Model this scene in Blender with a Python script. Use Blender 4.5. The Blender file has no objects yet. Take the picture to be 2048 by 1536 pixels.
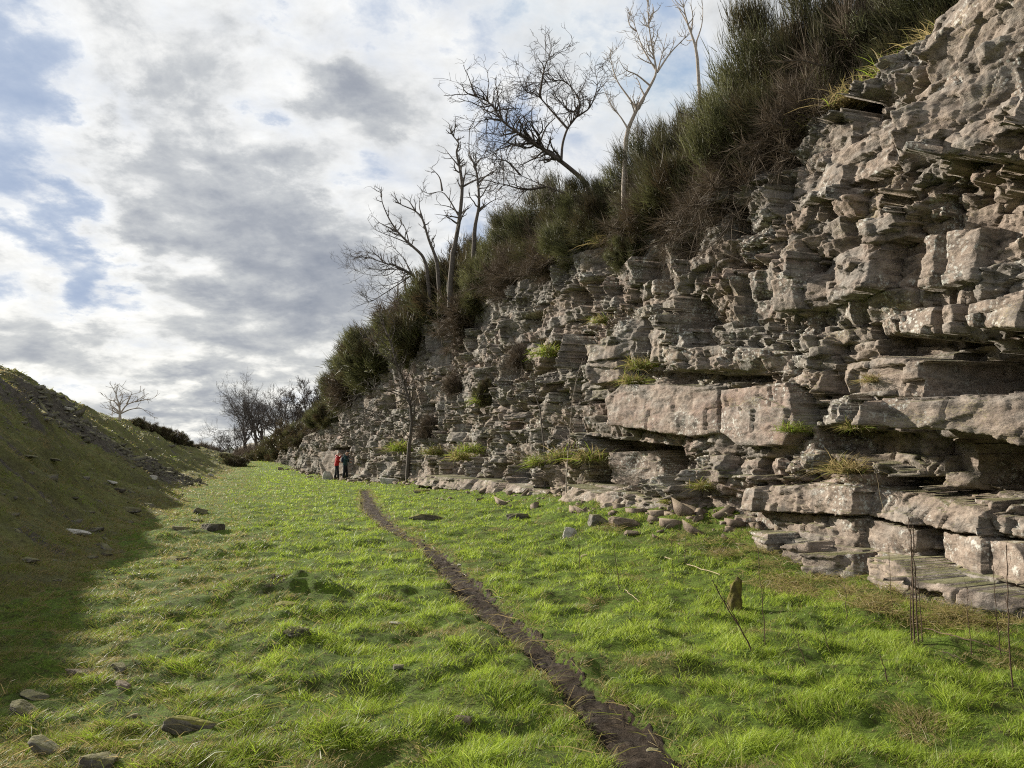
import bpy, math, random
import numpy as np
from math import radians, sin, cos, pi

random.seed(7)
RNG = np.random.default_rng(11)
SC = bpy.context.scene
COL = SC.collection

# ------------------------------------------------------------------ camera
F = 1538.0                 # focal length in pixels of the 2048 x 1536 photograph
PITCH = radians(5.16)
EYE = 1.6
cam_d = bpy.data.cameras.new('camera')
cam = bpy.data.objects.new('camera', cam_d)
COL.objects.link(cam)
cam.location = (0, 0, EYE)
cam.rotation_euler = (pi / 2 + PITCH, 0, 0)
cam_d.sensor_width = 36.0
cam_d.lens = F / 2048 * 36
cam_d.clip_start = 0.05
cam_d.clip_end = 9000
SC.camera = cam

# ------------------------------------------------------------------ exposure, sun, sky
SC.view_settings.view_transform = 'Standard'
SC.view_settings.look = 'None'
SC.view_settings.exposure = 1.02
SC.view_settings.gamma = 1.0
SC.cycles.filter_width = 1.1
SC.cycles.use_denoising = False
SUN_AZ = radians(-54)      # from straight ahead (+Y), positive to the right
SUN_EL = radians(23)
sun_dir = np.array([sin(SUN_AZ) * cos(SUN_EL), cos(SUN_AZ) * cos(SUN_EL), sin(SUN_EL)])
sd = bpy.data.lights.new('sun', 'SUN')
sd.energy = 5.0
sd.angle = radians(0.9)
sd.color = (1.0, 0.92, 0.79)
so = bpy.data.objects.new('sun', sd)
COL.objects.link(so)
import mathutils
so.rotation_euler = mathutils.Vector(-sun_dir).to_track_quat('-Z', 'Y').to_euler()
so.location = (-40, 30, 30)


def ray(u, v):
    """direction of the picture point (u, v) of the 2048 px photograph"""
    a = (u - 1024) / F
    b = (768 - v) / F
    d = np.array([a, cos(PITCH) - b * sin(PITCH), sin(PITCH) + b * cos(PITCH)])
    return d / np.linalg.norm(d)


def at(u, v, y):
    """the point at depth y (metres ahead) that is seen at (u, v)"""
    d = ray(u, v)
    return np.array([0, 0, EYE]) + d * (y / d[1])


# ---- node helpers
def N(nt, kind, **kw):
    n = nt.nodes.new(kind)
    for k, v in kw.items():
        if k == 'inp':
            for kk, vv in v.items():
                n.inputs[kk].default_value = vv
        else:
            setattr(n, k, v)
    return n


def L(nt, a, b):
    nt.links.new(a, b)


def math_(nt, op, a, b=None, c=None, clamp=False):
    n = nt.nodes.new('ShaderNodeMath')
    n.operation = op
    n.use_clamp = clamp
    for i, x in enumerate((a, b, c)):
        if x is None:
            continue
        if isinstance(x, (int, float)):
            n.inputs[i].default_value = x
        else:
            nt.links.new(x, n.inputs[i])
    return n.outputs[0]


def mapr(nt, val, a, b, c=0.0, d=1.0, smooth=True):
    n = nt.nodes.new('ShaderNodeMapRange')
    n.interpolation_type = 'SMOOTHSTEP' if smooth else 'LINEAR'
    nt.links.new(val, n.inputs[0])
    for i, x in enumerate((a, b, c, d)):
        n.inputs[1 + i].default_value = x
    return n.outputs[0]


def mix(nt, fac, a, b, blend='MIX'):
    n = nt.nodes.new('ShaderNodeMix')
    n.data_type = 'RGBA'
    n.blend_type = blend
    for sock, x in ((n.inputs[0], fac), (n.inputs[6], a), (n.inputs[7], b)):
        if isinstance(x, (int, float)):
            sock.default_value = x
        elif isinstance(x, tuple):
            sock.default_value = (*x, 1) if len(x) == 3 else x
        else:
            nt.links.new(x, sock)
    return n.outputs[2]


def noise(nt, vec, scale, detail=6, rough=0.55, dist=0.0, out=0):
    n = nt.nodes.new('ShaderNodeTexNoise')
    n.inputs['Scale'].default_value = scale
    n.inputs['Detail'].default_value = detail
    n.inputs['Roughness'].default_value = rough
    n.inputs['Distortion'].default_value = dist
    if vec is not None:
        nt.links.new(vec, n.inputs['Vector'])
    return n.outputs[out]


def ramp(nt, fac, stops):
    n = nt.nodes.new('ShaderNodeValToRGB')
    el = n.color_ramp.elements
    while len(el) < len(stops):
        el.new(0.5)
    for e, (p, c) in zip(el, stops):
        e.position = p
        e.color = (*c, 1)
    nt.links.new(fac, n.inputs[0])
    return n.outputs[0]


# ---- world: Nishita sky with a procedural cloud layer over it
W = bpy.data.worlds.new('World')
SC.world = W
W.use_nodes = True
nt = W.node_tree
nt.nodes.clear()
sky = N(nt, 'ShaderNodeTexSky', sky_type='NISHITA', sun_disc=False, sun_elevation=SUN_EL,
        sun_rotation=SUN_AZ, air_density=1.0, dust_density=1.5, ozone_density=2.0)
bg_sky = N(nt, 'ShaderNodeBackground', inp={'Strength': 0.10})
# hold the clear sky, glare round the hidden sun included, to an ordinary brightness
sky_cap = N(nt, 'ShaderNodeVectorMath', operation='MINIMUM')
sky_cap.inputs[1].default_value = (1.9, 2.35, 3.2)
L(nt, sky.outputs[0], sky_cap.inputs[0])
L(nt, sky_cap.outputs[0], bg_sky.inputs[0])
tc = N(nt, 'ShaderNodeTexCoord')
nrm = N(nt, 'ShaderNodeVectorMath', operation='NORMALIZE')
L(nt, tc.outputs['Generated'], nrm.inputs[0])
sep = N(nt, 'ShaderNodeSeparateXYZ')
L(nt, nrm.outputs[0], sep.inputs[0])
zc = math_(nt, 'ADD', math_(nt, 'MAXIMUM', sep.outputs[2], 0.0), 0.30)
comb = N(nt, 'ShaderNodeCombineXYZ')
L(nt, math_(nt, 'DIVIDE', sep.outputs[0], zc), comb.inputs[0])
L(nt, math_(nt, 'DIVIDE', sep.outputs[1], zc), comb.inputs[1])
plane = comb.outputs[0]
# puffed-up direction used for the large cloud masses
wn = noise(nt, plane, 3.5, 8, 0.62, out=1)
wsub = N(nt, 'ShaderNodeVectorMath', operation='SUBTRACT')
wsub.inputs[1].default_value = (0.5, 0.5, 0.5)
L(nt, wn, wsub.inputs[0])
wsc = N(nt, 'ShaderNodeVectorMath', operation='SCALE')
wsc.inputs['Scale'].default_value = 0.30
L(nt, wsub.outputs[0], wsc.inputs[0])
wad = N(nt, 'ShaderNodeVectorMath', operation='ADD')
L(nt, nrm.outputs[0], wad.inputs[0])
L(nt, wsc.outputs[0], wad.inputs[1])
# stretch vertically so that masses are wider than tall
wst = N(nt, 'ShaderNodeVectorMath', operation='MULTIPLY')
wst.inputs[1].default_value = (1, 1, 1.45)
L(nt, wad.outputs[0], wst.inputs[0])
BLOBS = [  # u, v, radius px, weight: + thick cloud, - gap in the clouds
    (540, 490, 250, .20), (640, 590, 230, .26), (470, 430, 170, .12), (300, 390, 200, .15), (360, 240, 170, .17), (180, 240, 120, .06),
    (655, 185, 110, .20), (720, 250, 140, .12), (560, 330, 160, .10), (860, 330, 200, .05),
    (330, 830, 150, .18), (450, 810, 140, .20), (560, 770, 150, .10), (60, 680, 150, .16), (230, 690, 150, .06), (480, 690, 130, .08),
    (20, 170, 150, -.34), (20, 330, 120, -.26), (120, 480, 140, -.26), (40, 430, 110, -.22), (265, 195, 70, -.22), (460, 180, 80, -.16), (560, 60, 60, -.14),
    (1045, 175, 90, -.36), (1000, 40, 130, -.20), (920, 130, 100, -.12), (760, 330, 90, -.16), (700, 420, 70, -.08), (210, 560, 130, -.14), (520, 190, 60, -.12), (1240, 60, 160, -.05),
    (180, 60, 200, -.03), (900, 250, 150, -.06),
]
dens = noise(nt, plane, 3.2, 12, 0.60, 0.15)
dens = math_(nt, 'MULTIPLY_ADD', dens, 0.85, 0.07)
for (u, v, r, w) in BLOBS:
    c = ray(u, v) * np.array([1, 1, 1.45])
    dn = N(nt, 'ShaderNodeVectorMath', operation='DISTANCE')
    dn.inputs[1].default_value = tuple(c)
    L(nt, wst.outputs[0], dn.inputs[0])
    f = mapr(nt, dn.outputs['Value'], r / F * 1.25, r / F * -0.15, 0.0, 1.1)
    dens = math_(nt, 'MULTIPLY_ADD', f, w * (.84 if w > 0 else .54), dens)
cover = mapr(nt, dens, 0.22, 0.58)
# thin veils everywhere near the horizon
fine = noise(nt, plane, 7.0, 10, 0.62, 0.3)
thick = math_(nt, 'MULTIPLY_ADD', math_(nt, 'SUBTRACT', fine, 0.5), 0.40, dens)
ccol = ramp(nt, thick, [(0.34, (.32, .35, .395)), (0.45, (.485, .485, .475)), (0.53, (.40, .403, .40)), (0.62, (.27, .28, .29)),
                        (0.75, (.185, .198, .222)), (0.92, (.125, .14, .172))])
# brighter towards the sun
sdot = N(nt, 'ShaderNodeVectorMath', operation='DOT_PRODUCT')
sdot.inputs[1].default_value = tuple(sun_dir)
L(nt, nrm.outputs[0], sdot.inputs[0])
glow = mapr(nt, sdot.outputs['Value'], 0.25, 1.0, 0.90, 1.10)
# unseen clouds opposite the sun brightened, as if front-lit, to fill the shade
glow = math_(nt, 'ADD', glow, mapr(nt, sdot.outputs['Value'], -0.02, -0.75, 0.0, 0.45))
low = mapr(nt, sep.outputs[2], 0.0, 0.35, 1.0, 0.0)
warm = mix(nt, math_(nt, 'MULTIPLY', low, 0.55), (1, 1, 1), (1.26, 1.22, 1.12))
ccol = mix(nt, 1.0, ccol, warm, 'MULTIPLY')
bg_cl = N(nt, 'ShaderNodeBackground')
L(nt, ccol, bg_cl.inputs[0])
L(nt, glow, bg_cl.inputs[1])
# horizon is closed by cloud
cover2 = math_(nt, 'MAXIMUM', cover, mapr(nt, sep.outputs[2], 0.16, 0.0, 0.0, 0.85))
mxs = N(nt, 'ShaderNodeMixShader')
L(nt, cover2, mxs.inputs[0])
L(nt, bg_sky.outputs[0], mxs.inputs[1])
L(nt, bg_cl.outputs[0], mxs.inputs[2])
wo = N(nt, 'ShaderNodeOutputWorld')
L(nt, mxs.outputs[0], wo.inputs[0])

# ------------------------------------------------------------------ numpy noise
def _h(ix, iy, seed):
    with np.errstate(over='ignore'):
        x = (ix.astype(np.int64) & 0xffffffff).astype(np.uint32)
        y = (iy.astype(np.int64) & 0xffffffff).astype(np.uint32)
        h = x * np.uint32(374761393) + y * np.uint32(668265263) + np.uint32((seed * 2246822519 + 97) & 0xffffffff)
        h = (h ^ (h >> np.uint32(13))) * np.uint32(1274126177)
        h = (h ^ (h >> np.uint32(15))) * np.uint32(2246822519)
        return h ^ (h >> np.uint32(16))


def hsh(ix, iy, seed=0):
    return _h(np.asarray(ix), np.asarray(iy), seed).astype(np.float64) / 4294967295.0


def perlin(x, y, seed=0):
    x = np.asarray(x, float); y = np.asarray(y, float)
    ix = np.floor(x); iy = np.floor(y)
    fx = x - ix; fy = y - iy
    ix = ix.astype(np.int64); iy = iy.astype(np.int64)
    ux = fx * fx * fx * (fx * (fx * 6 - 15) + 10)
    uy = fy * fy * fy * (fy * (fy * 6 - 15) + 10)

    def g(dx, dy):
        a = hsh(ix + dx, iy + dy, seed) * (2 * pi)
        return np.cos(a) * (fx - dx) + np.sin(a) * (fy - dy)
    a = g(0, 0) * (1 - ux) + g(1, 0) * ux
    b = g(0, 1) * (1 - ux) + g(1, 1) * ux
    return (a * (1 - uy) + b * uy) * 1.5


def fbm(x, y, o=4, seed=0, gain=0.5, lac=2.03):
    s = 0; a = 1.0; t = 0
    for i in range(o):
        s = s + a * perlin(x, y, seed + 31 * i)
        t += a; a *= gain
        x = x * lac + 17.3; y = y * lac - 9.1
    return s / t


def voro(x, y, seed=0, jit=0.85):
    """F1, F2, cell ids and centre of the nearest cell"""
    ix = np.floor(x).astype(np.int64); iy = np.floor(y).astype(np.int64)
    f1 = np.full(x.shape, 9.0); f2 = np.full(x.shape, 9.0)
    ci = np.zeros(x.shape, np.int64); cj = np.zeros(x.shape, np.int64)
    cx = np.zeros(x.shape); cy = np.zeros(x.shape)
    for dx in (-1, 0, 1):
        for dy in (-1, 0, 1):
            a = ix + dx; b = iy + dy
            px = a + .5 + jit * (hsh(a, b, seed) - .5)
            py = b + .5 + jit * (hsh(a, b, seed + 5) - .5)
            d = np.hypot(px - x, py - y)
            n = d < f1
            f2 = np.where(n, f1, np.minimum(f2, d))
            f1 = np.where(n, d, f1)
            ci = np.where(n, a, ci); cj = np.where(n, b, cj)
            cx = np.where(n, px, cx); cy = np.where(n, py, cy)
    return f1, f2, ci, cj, cx, cy


def sstep(x, a, b):
    t = np.clip((x - a) / (b - a), 0, 1)
    return t * t * (3 - 2 * t)


def seg_dist(x, y, pts, vals=None):
    """distance to a polyline and the value interpolated along it"""
    best = np.full(np.shape(x), 1e9); val = np.zeros(np.shape(x))
    for i in range(len(pts) - 1):
        ax, ay = pts[i][:2]; bx, by = pts[i + 1][:2]
        dx, dy = bx - ax, by - ay
        t = np.clip(((x - ax) * dx + (y - ay) * dy) / (dx * dx + dy * dy + 1e-12), 0, 1)
        d = np.hypot(x - ax - t * dx, y - ay - t * dy)
        n = d < best
        best = np.where(n, d, best)
        if vals is not None:
            val = np.where(n, vals[i] + t * (vals[i + 1] - vals[i]), val)
    return best, val


def in_poly(x, y, poly):
    ins = np.zeros(x.shape, bool)
    n = len(poly)
    for i in range(n):
        x0, y0 = poly[i]; x1, y1 = poly[(i + 1) % n]
        c = ((y0 > y) != (y1 > y)) & (x < (x1 - x0) * (y - y0) / (y1 - y0 + 1e-12) + x0)
        ins ^= c
    return ins


# ------------------------------------------------------------------ mesh helpers
def mesh(name, verts, faces, mat=None, attrs=None, smooth=False):
    """faces: (M,3) or (M,4) int array"""
    me = bpy.data.meshes.new(name)
    verts = np.ascontiguousarray(verts, np.float32)
    faces = np.ascontiguousarray(faces, np.int32)
    k = faces.shape[1]
    me.vertices.add(len(verts)); me.vertices.foreach_set('co', verts.ravel())
    me.loops.add(faces.size); me.loops.foreach_set('vertex_index', faces.ravel())
    me.polygons.add(len(faces))
    me.polygons.foreach_set('loop_start', np.arange(0, faces.size, k, dtype=np.int32))
    me.polygons.foreach_set('loop_total', np.full(len(faces), k, np.int32))
    if smooth:
        me.polygons.foreach_set('use_smooth', np.ones(len(faces), bool))
    for an, av in (attrs or {}).items():
        a = me.attributes.new(an, 'FLOAT', 'POINT')
        a.data.foreach_set('value', np.ascontiguousarray(av, np.float32).ravel())
    me.update(calc_edges=True)
    if mat:
        me.materials.append(mat)
    return me


def link(name, me, parent=None):
    o = bpy.data.objects.new(name, me)
    COL.objects.link(o)
    if parent:
        o.parent = parent
    return o


def tag(o, label=None, cat=None, group=None, kind=None):
    for k, v in (('label', label), ('category', cat), ('group', group), ('kind', kind)):
        if v:
            o[k] = v
    return o


def empty(name, loc, label, cat, group=None, rz=0.0):
    o = bpy.data.objects.new(name, None)
    o.empty_display_size = 0.2
    COL.objects.link(o)
    o.location = tuple(float(c) for c in loc)
    o.rotation_euler = (0, 0, rz)
    return tag(o, label, cat, group)


def grid_faces(r, c):
    i = np.arange(r * c).reshape(r, c)
    return np.stack([i[:-1, :-1], i[:-1, 1:], i[1:, 1:], i[1:, :-1]], -1).reshape(-1, 4)


def join_parts(parts):
    """[(verts, faces, {attr: vals})] -> one"""
    vs, fs, at_, n = [], [], {}, 0
    for v, f, a in parts:
        vs.append(v); fs.append(f + n); n += len(v)
        for k, x in a.items():
            at_.setdefault(k, []).append(x)
    return np.concatenate(vs), np.concatenate(fs), {k: np.concatenate(x) for k, x in at_.items()}


def tubes(paths, thin=0.012):
    """paths: [(pts (n,3), radii (n))] -> quads of tapered tubes"""
    groups = {}
    for p, r in paths:
        p = np.asarray(p, float); r = np.asarray(r, float)
        k = 3 if r.max() < thin else (5 if r.max() < thin * 4 else 8)
        groups.setdefault((len(p), k), []).append((p, r))
    V, FF, base, A = [], [], 0, []
    for (n, k), items in groups.items():
        P = np.stack([i[0] for i in items]); R = np.stack([i[1] for i in items])
        T = np.gradient(P, axis=1)
        T /= np.linalg.norm(T, axis=2, keepdims=True) + 1e-9
        mean = P[:, -1] - P[:, 0]
        ref = np.where(np.abs(mean[:, 2:3]) > 0.75 * np.linalg.norm(mean, axis=1, keepdims=True),
                       np.array([[1., .13, 0]]), np.array([[.07, .11, 1.]]))[:, None, :]
        B = np.cross(T, np.broadcast_to(ref, T.shape))
        B /= np.linalg.norm(B, axis=2, keepdims=True) + 1e-9
        C = np.cross(T, B)
        an = np.arange(k) * 2 * pi / k
        ring = (B[:, :, None] * np.cos(an)[None, None, :, None] + C[:, :, None] * np.sin(an)[None, None, :, None])
        pts = P[:, :, None] + ring * R[:, :, None, None]
        m = len(items)
        idx = np.arange(m * n * k).reshape(m, n, k) + base
        a = idx[:, :-1, :]; b = np.roll(idx, -1, 2)[:, :-1, :]
        c = np.roll(idx, -1, 2)[:, 1:, :]; d = idx[:, 1:, :]
        FF.append(np.stack([a, b, c, d], -1).reshape(-1, 4))
        V.append(pts.reshape(-1, 3))
        A.append(np.repeat(R.ravel(), k))
        base += m * n * k
    return np.concatenate(V), np.concatenate(FF), np.concatenate(A)


def ribbons(base, dirv, length, width, bend, tint, segs=2):
    """blades / thin shoots: base (n,3), unit dir (n,3), length, width (n), bend vector (n,3) added quadratically"""
    n = len(base)
    side = np.cross(dirv, RNG.normal(size=(n, 3)))
    side /= np.linalg.norm(side, axis=1, keepdims=True) + 1e-9
    rows = []
    for i in range(segs + 1):
        t = i / segs
        c = base + dirv * (length * t)[:, None] + bend * (t * t)
        if i < segs:
            w = (width * (1 - 0.45 * t))[:, None] * .5
            rows += [c - side * w, c + side * w]
        else:
            rows.append(c)
    k = len(rows)
    V = np.stack(rows, 1).reshape(-1, 3)
    off = (np.arange(n) * k)[:, None]
    tr = []
    for i in range(segs - 1):
        a = 2 * i
        tr += [[a, a + 1, a + 3], [a, a + 3, a + 2]]
    a = 2 * (segs - 1)
    tr.append([a, a + 1, a + 2])
    FF = (off[:, None, :] + np.array(tr)[None]).reshape(-1, 3)
    hgt = np.tile(np.array([j // 2 / segs for j in range(k - 1)] + [1.0]), n)
    return V, FF, np.repeat(tint, k), hgt


# ------------------------------------------------------------------ material helper
def mat(name):
    m = bpy.data.materials.new(name)
    m.use_nodes = True
    nt = m.node_tree
    nt.nodes.clear()
    out = nt.nodes.new('ShaderNodeOutputMaterial')
    return m, nt, out


def obj_co(nt):
    return nt.nodes.new('ShaderNodeTexCoord').outputs['Object']


def geo_co(nt):
    return nt.nodes.new('ShaderNodeNewGeometry').outputs['Position']


def attr(nt, name):
    return N(nt, 'ShaderNodeAttribute', attribute_name=name).outputs['Fac']


def bump(nt, h, strength, dist, normal=None):
    b = N(nt, 'ShaderNodeBump', inp={'Strength': strength, 'Distance': dist})
    L(nt, h, b.inputs['Height'])
    if normal is not None:
        L(nt, normal, b.inputs['Normal'])
    return b.outputs[0]


def principled(nt, out, color, rough=0.9, normal=None, spec=0.25):
    p = N(nt, 'ShaderNodeBsdfPrincipled')
    if isinstance(color, tuple):
        p.inputs['Base Color'].default_value = (*color, 1)
    else:
        L(nt, color, p.inputs['Base Color'])
    if isinstance(rough, (int, float)):
        p.inputs['Roughness'].default_value = rough
    else:
        L(nt, rough, p.inputs['Roughness'])
    p.inputs['Specular IOR Level'].default_value = spec
    if normal is not None:
        L(nt, normal, p.inputs['Normal'])
    L(nt, p.outputs[0], out.inputs[0])
    return p


def plain(name, c1, c2, scale=20.0, rough=0.85, bmp=0.3, bd=0.01):
    """two-tone mottled surface"""
    m, nt, out = mat(name)
    co = obj_co(nt)
    f = mapr(nt, noise(nt, co, scale, 6, .6), .3, .7)
    principled(nt, out, mix(nt, f, c1, c2), rough, bump(nt, noise(nt, co, scale * 2.2, 6, .6), bmp, bd))
    return m


def leafy(name, stops, transl=0.4, rough=0.6, gain=1.0):
    """thin plant matter: colour from the per-shoot attribute 'tint', partly translucent"""
    m, nt, out = mat(name)
    c = ramp(nt, attr(nt, 'tint'), stops)
    d = N(nt, 'ShaderNodeBsdfPrincipled', inp={'Roughness': rough, 'Specular IOR Level': 0.3})
    t = N(nt, 'ShaderNodeBsdfTranslucent')
    L(nt, c, d.inputs['Base Color']); L(nt, c, t.inputs['Color'])
    mx = N(nt, 'ShaderNodeMixShader', inp={'Fac': transl})
    L(nt, d.outputs[0], mx.inputs[1]); L(nt, t.outputs[0], mx.inputs[2])
    L(nt, mx.outputs[0], out.inputs[0])
    return m

# ------------------------------------------------------------------ terrain
TOE_Y = [-20, 0, 7, 12.7, 20, 39, 75, 100, 140, 300]
TOE_X = [-1.5, -3.7, -5.2, -6.9, -9.3, -16, -27, -34.5, -45, -80]
WALL_Y = [-12, 2, 8.4, 13, 20, 30, 47, 60, 80, 100, 118]
WALL_X = [11.5, 7.9, 5.6, 3.95, 1.5, -2.2, -9.6, -15.4, -24.2, -33.5, -43]


def toe_x(y):
    return np.interp(y, TOE_Y, TOE_X)


def wall_x(y):
    return np.interp(y, WALL_Y, WALL_X)


def bank_h(x, y):
    """height of the spoil bank on the left above the meadow (below zero = under the meadow)"""
    hc = np.interp(y, [-10, 12, 22, 30, 39, 55, 75, 95, 115, 140], [6.0, 6.4, 6.2, 5.6, 5.1, 4.2, 3.1, 2.2, 1.4, .9])  # near crest, out of view, raised to shade the lower left meadow
    hc = hc * (1 + .07 * fbm(x * .0 + 3, y * .12, 3, 71) + 0.03 * perlin(y * .5, y * 0 + 2, 72))
    w = toe_x(y) - x + .8 * fbm(x * .25, y * .25, 2, 73) + .35
    wc = 9.4
    t = np.clip(w / wc, 0, 1)
    p = .65 * t * t * (3 - 2 * t) + .35 * (t - .18 * np.sin(2 * pi * t) / (2 * pi))
    h = hc * p
    h = np.where(w > wc, hc - .10 * (w - wc), h)
    h = np.where(w < 0, w * .35, h) + .75 * sstep(y, 48, 86)
    k = sstep(w, -.3, 2.5)
    rough = .42 * fbm(x * .33, y * .33, 3, 74) + .28 * fbm(x * 1.0, y * 1.0, 3, 75) + .09 * fbm(x * 3.0, y * 3.0, 3, 76) + .035 * fbm(x * 8, y * 8, 2, 77)
    return h + k * rough


PATH_PX = [(728, 985), (742, 1022), (782, 1060), (845, 1090), (905, 1142), (950, 1195), (1010, 1243), (1075, 1302),
           (1150, 1372), (1235, 1448), (1300, 1515), (1345, 1570), (1450, 1720)]
PATH_W = [.14, .24, .14, .10, .16, .18, .14, .11, .12, .14, .19, .22, .24]      # half widths
PATH = []
for _u, _v in PATH_PX:
    _d = ray(_u, _v)
    PATH.append(tuple((np.array([0, 0, EYE]) + _d * (EYE / -_d[2]))[:2]))
# mounds in the meadow: (u, v of the base, radius, height)
MOUND_PX = [(560, 1195, .85, .24), (540, 1250, .30, .10), (600, 1290, .35, .14), (350, 1075, .9, .16), (420, 1110, .5, .10), (890, 1180, .3, .06)]
MOUNDS = []
for _u, _v, _r, _hh in MOUND_PX:
    _d = ray(_u, _v)
    _p = np.array([0, 0, EYE]) + _d * (EYE / -_d[2])
    MOUNDS.append((_p[0], _p[1], _r, _hh))


def ground_h(x, y):
    """height of the meadow"""
    dc = wall_x(y) - x
    near = sstep(y, 46, 26)
    z = (.42 * (.06 + .94 * sstep(y, 9, 14)) * np.exp(-np.clip(dc, 0, 99) / 1.1) + .30 * np.exp(-(np.clip(dc, 0, 99) / 3.2) ** 2) * sstep(y, 9, 15)) * near
    fade = 1 / (1 + np.hypot(x, y) / 90)
    pd0, pw0 = seg_dist(x, y, PATH, PATH_W)
    fade = fade * (1 - .65 * sstep(pd0, pw0 * 2.2, pw0 * .8))
    z = z + fade * (.085 * fbm(x * .55, y * .55, 3, 81) + .12 * fbm(x * 1.6, y * 1.6, 3, 82) + .035 * fbm(x * 5, y * 5, 3, 83))
    z = z + .75 * sstep(y, 48, 86)
    for mx, my, r, hh in MOUNDS:
        rr = np.hypot((x - mx) / 1.35, y - my) / r
        z = z + hh * np.exp(-rr * rr * 2.2) * (1 + .35 * fbm(x * 3, y * 3, 2, 85))
    d, w = seg_dist(x, y, PATH, PATH_W)
    m = sstep(d + .04 * fbm(x * 4, y * 4, 2, 86), w * 1.3, w * 1.0)
    z = z - m * .055
    return z


def surf_h(x, y):
    return np.maximum(ground_h(x, y), bank_h(x, y) + .02)


def on_ground(u, v, y0=2.5, y1=140.0):
    """where the line of sight through (u, v) meets the ground or the bank"""
    d = ray(u, v)
    ys = np.geomspace(y0, y1, 1500)
    xs = d[0] / d[1] * ys
    zs = EYE + d[2] / d[1] * ys
    g = surf_h(xs, ys)
    k = np.nonzero(zs < g)[0]
    i = k[0] if len(k) else len(ys) - 1
    return np.array([xs[i], ys[i], g[i]])


# meadow sheet, out to the horizon
rows = np.concatenate([np.linspace(-14, 2.2, 70)[:-1], np.geomspace(2.2, 140, 760), np.geomspace(150, 7000, 40)])
cols = np.concatenate([np.linspace(-2.2, -1.05, 60)[:-1], np.linspace(-1.05, .95, 560), np.linspace(.95, 2.2, 50)[1:]])
YY, TT = np.meshgrid(rows, cols, indexing='ij')
XX = TT * (np.abs(YY) + 3.5)
ZZ = ground_h(XX, YY)
pd, pw = seg_dist(XX, YY, PATH, PATH_W)
soil = np.clip(.55 + .9 * fbm(XX * .8, YY * .8, 4, 91), 0, 1) * .5
for _m in MOUNDS[:2]:
    soil = np.maximum(soil, .62 * np.exp(-((XX - _m[0]) ** 2 + (YY - _m[1]) ** 2) / (_m[2] * .7) ** 2) * (1 + .9 * fbm(XX * 4, YY * 4, 3, 87)))
soil = np.maximum(soil, .9 * sstep(pd + .10 * fbm(XX * 3, YY * 3, 3, 94), pw * 1.5, pw * .8))
MAT_GROUND, nt_, out_ = mat('turf_soil')
co = geo_co(nt_)
n1 = noise(nt_, co, 1.3, 8, .62)
n2 = noise(nt_, co, 14, 8, .65)
g1 = ramp(nt_, n1, [(.30, (.095, .105, .026)), (.45, (.095, .15, .020)), (.60, (.125, .19, .024)), (.75, (.15, .16, .05))])
g1 = mix(nt_, mapr(nt_, n2, .42, .72), g1, (.050, .048, .018))
g1 = mix(nt_, 1.0, g1, ramp(nt_, noise(nt_, co, 60, 5, .7), [(.3, (.55, .55, .5)), (.65, (1.25, 1.25, 1.2))]), 'MULTIPLY')
dirt = ramp(nt_, n2, [(.3, (.018, .012, .008)), (.6, (.045, .031, .020)), (.8, (.075, .052, .036))])
gc = mix(nt_, mapr(nt_, attr(nt_, 'soil'), .45, .8), g1, dirt)
principled(nt_, out_, gc, .95, bump(nt_, noise(nt_, co, 60, 5, .7), 1.0, .03, bump(nt_, n2, .9, .05)), .15)
o = link('ground', mesh('ground', np.stack([XX, YY, ZZ], -1).reshape(-1, 3), grid_faces(*XX.shape), MAT_GROUND,
                        {'soil': soil}, smooth=True))
tag(o, kind='structure')

# spoil bank
by = np.concatenate([np.linspace(-14, 4, 60)[:-1], np.geomspace(4, 150, 620)])
bw = np.concatenate([np.linspace(-2.0, 10.5, 330), np.linspace(10.6, 34, 50)])
BY, BW = np.meshgrid(by, bw, indexing='ij')
BX = toe_x(BY) - BW
BZ = bank_h(BX, BY)
BZ = np.where(BW > 10.5, np.maximum(BZ, -.3), BZ)
SCREE = [on_ground(*p)[:2] for p in ((150, 850), (215, 880), (290, 925), (360, 950), (425, 968))]
SCREE2 = [on_ground(*p)[:2] for p in ((0, 770), (60, 800), (110, 830), (150, 850))]
sdist, _ = seg_dist(BX, BY, SCREE)
sdist2, _ = seg_dist(BX, BY, SCREE2)
sc_m = np.maximum(sstep(sdist + .9 * fbm(BX * .8, BY * .8, 3, 92), 1.9, .5), .8 * sstep(sdist2 + .9 * fbm(BX * .8, BY * .8, 3, 92), 1.5, .4))
sc_m = np.maximum(sc_m, sstep(fbm(BX * .55, BY * .9, 4, 93), .22, .42))
MAT_BANK, nt_, out_ = mat('bank_turf')
co = geo_co(nt_)
n1 = noise(nt_, co, .9, 8, .6)
n2 = noise(nt_, co, 7, 9, .68)
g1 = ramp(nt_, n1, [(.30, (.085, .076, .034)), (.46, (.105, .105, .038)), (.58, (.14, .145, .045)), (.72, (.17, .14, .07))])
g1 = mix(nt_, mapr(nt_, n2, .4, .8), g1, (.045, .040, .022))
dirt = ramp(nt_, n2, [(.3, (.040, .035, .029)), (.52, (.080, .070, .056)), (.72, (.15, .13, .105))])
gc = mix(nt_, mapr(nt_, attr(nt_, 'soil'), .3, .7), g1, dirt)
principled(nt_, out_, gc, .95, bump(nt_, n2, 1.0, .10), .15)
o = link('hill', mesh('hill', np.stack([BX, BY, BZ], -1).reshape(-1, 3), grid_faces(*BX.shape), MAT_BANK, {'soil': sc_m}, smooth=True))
tag(o, kind='structure')

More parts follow.
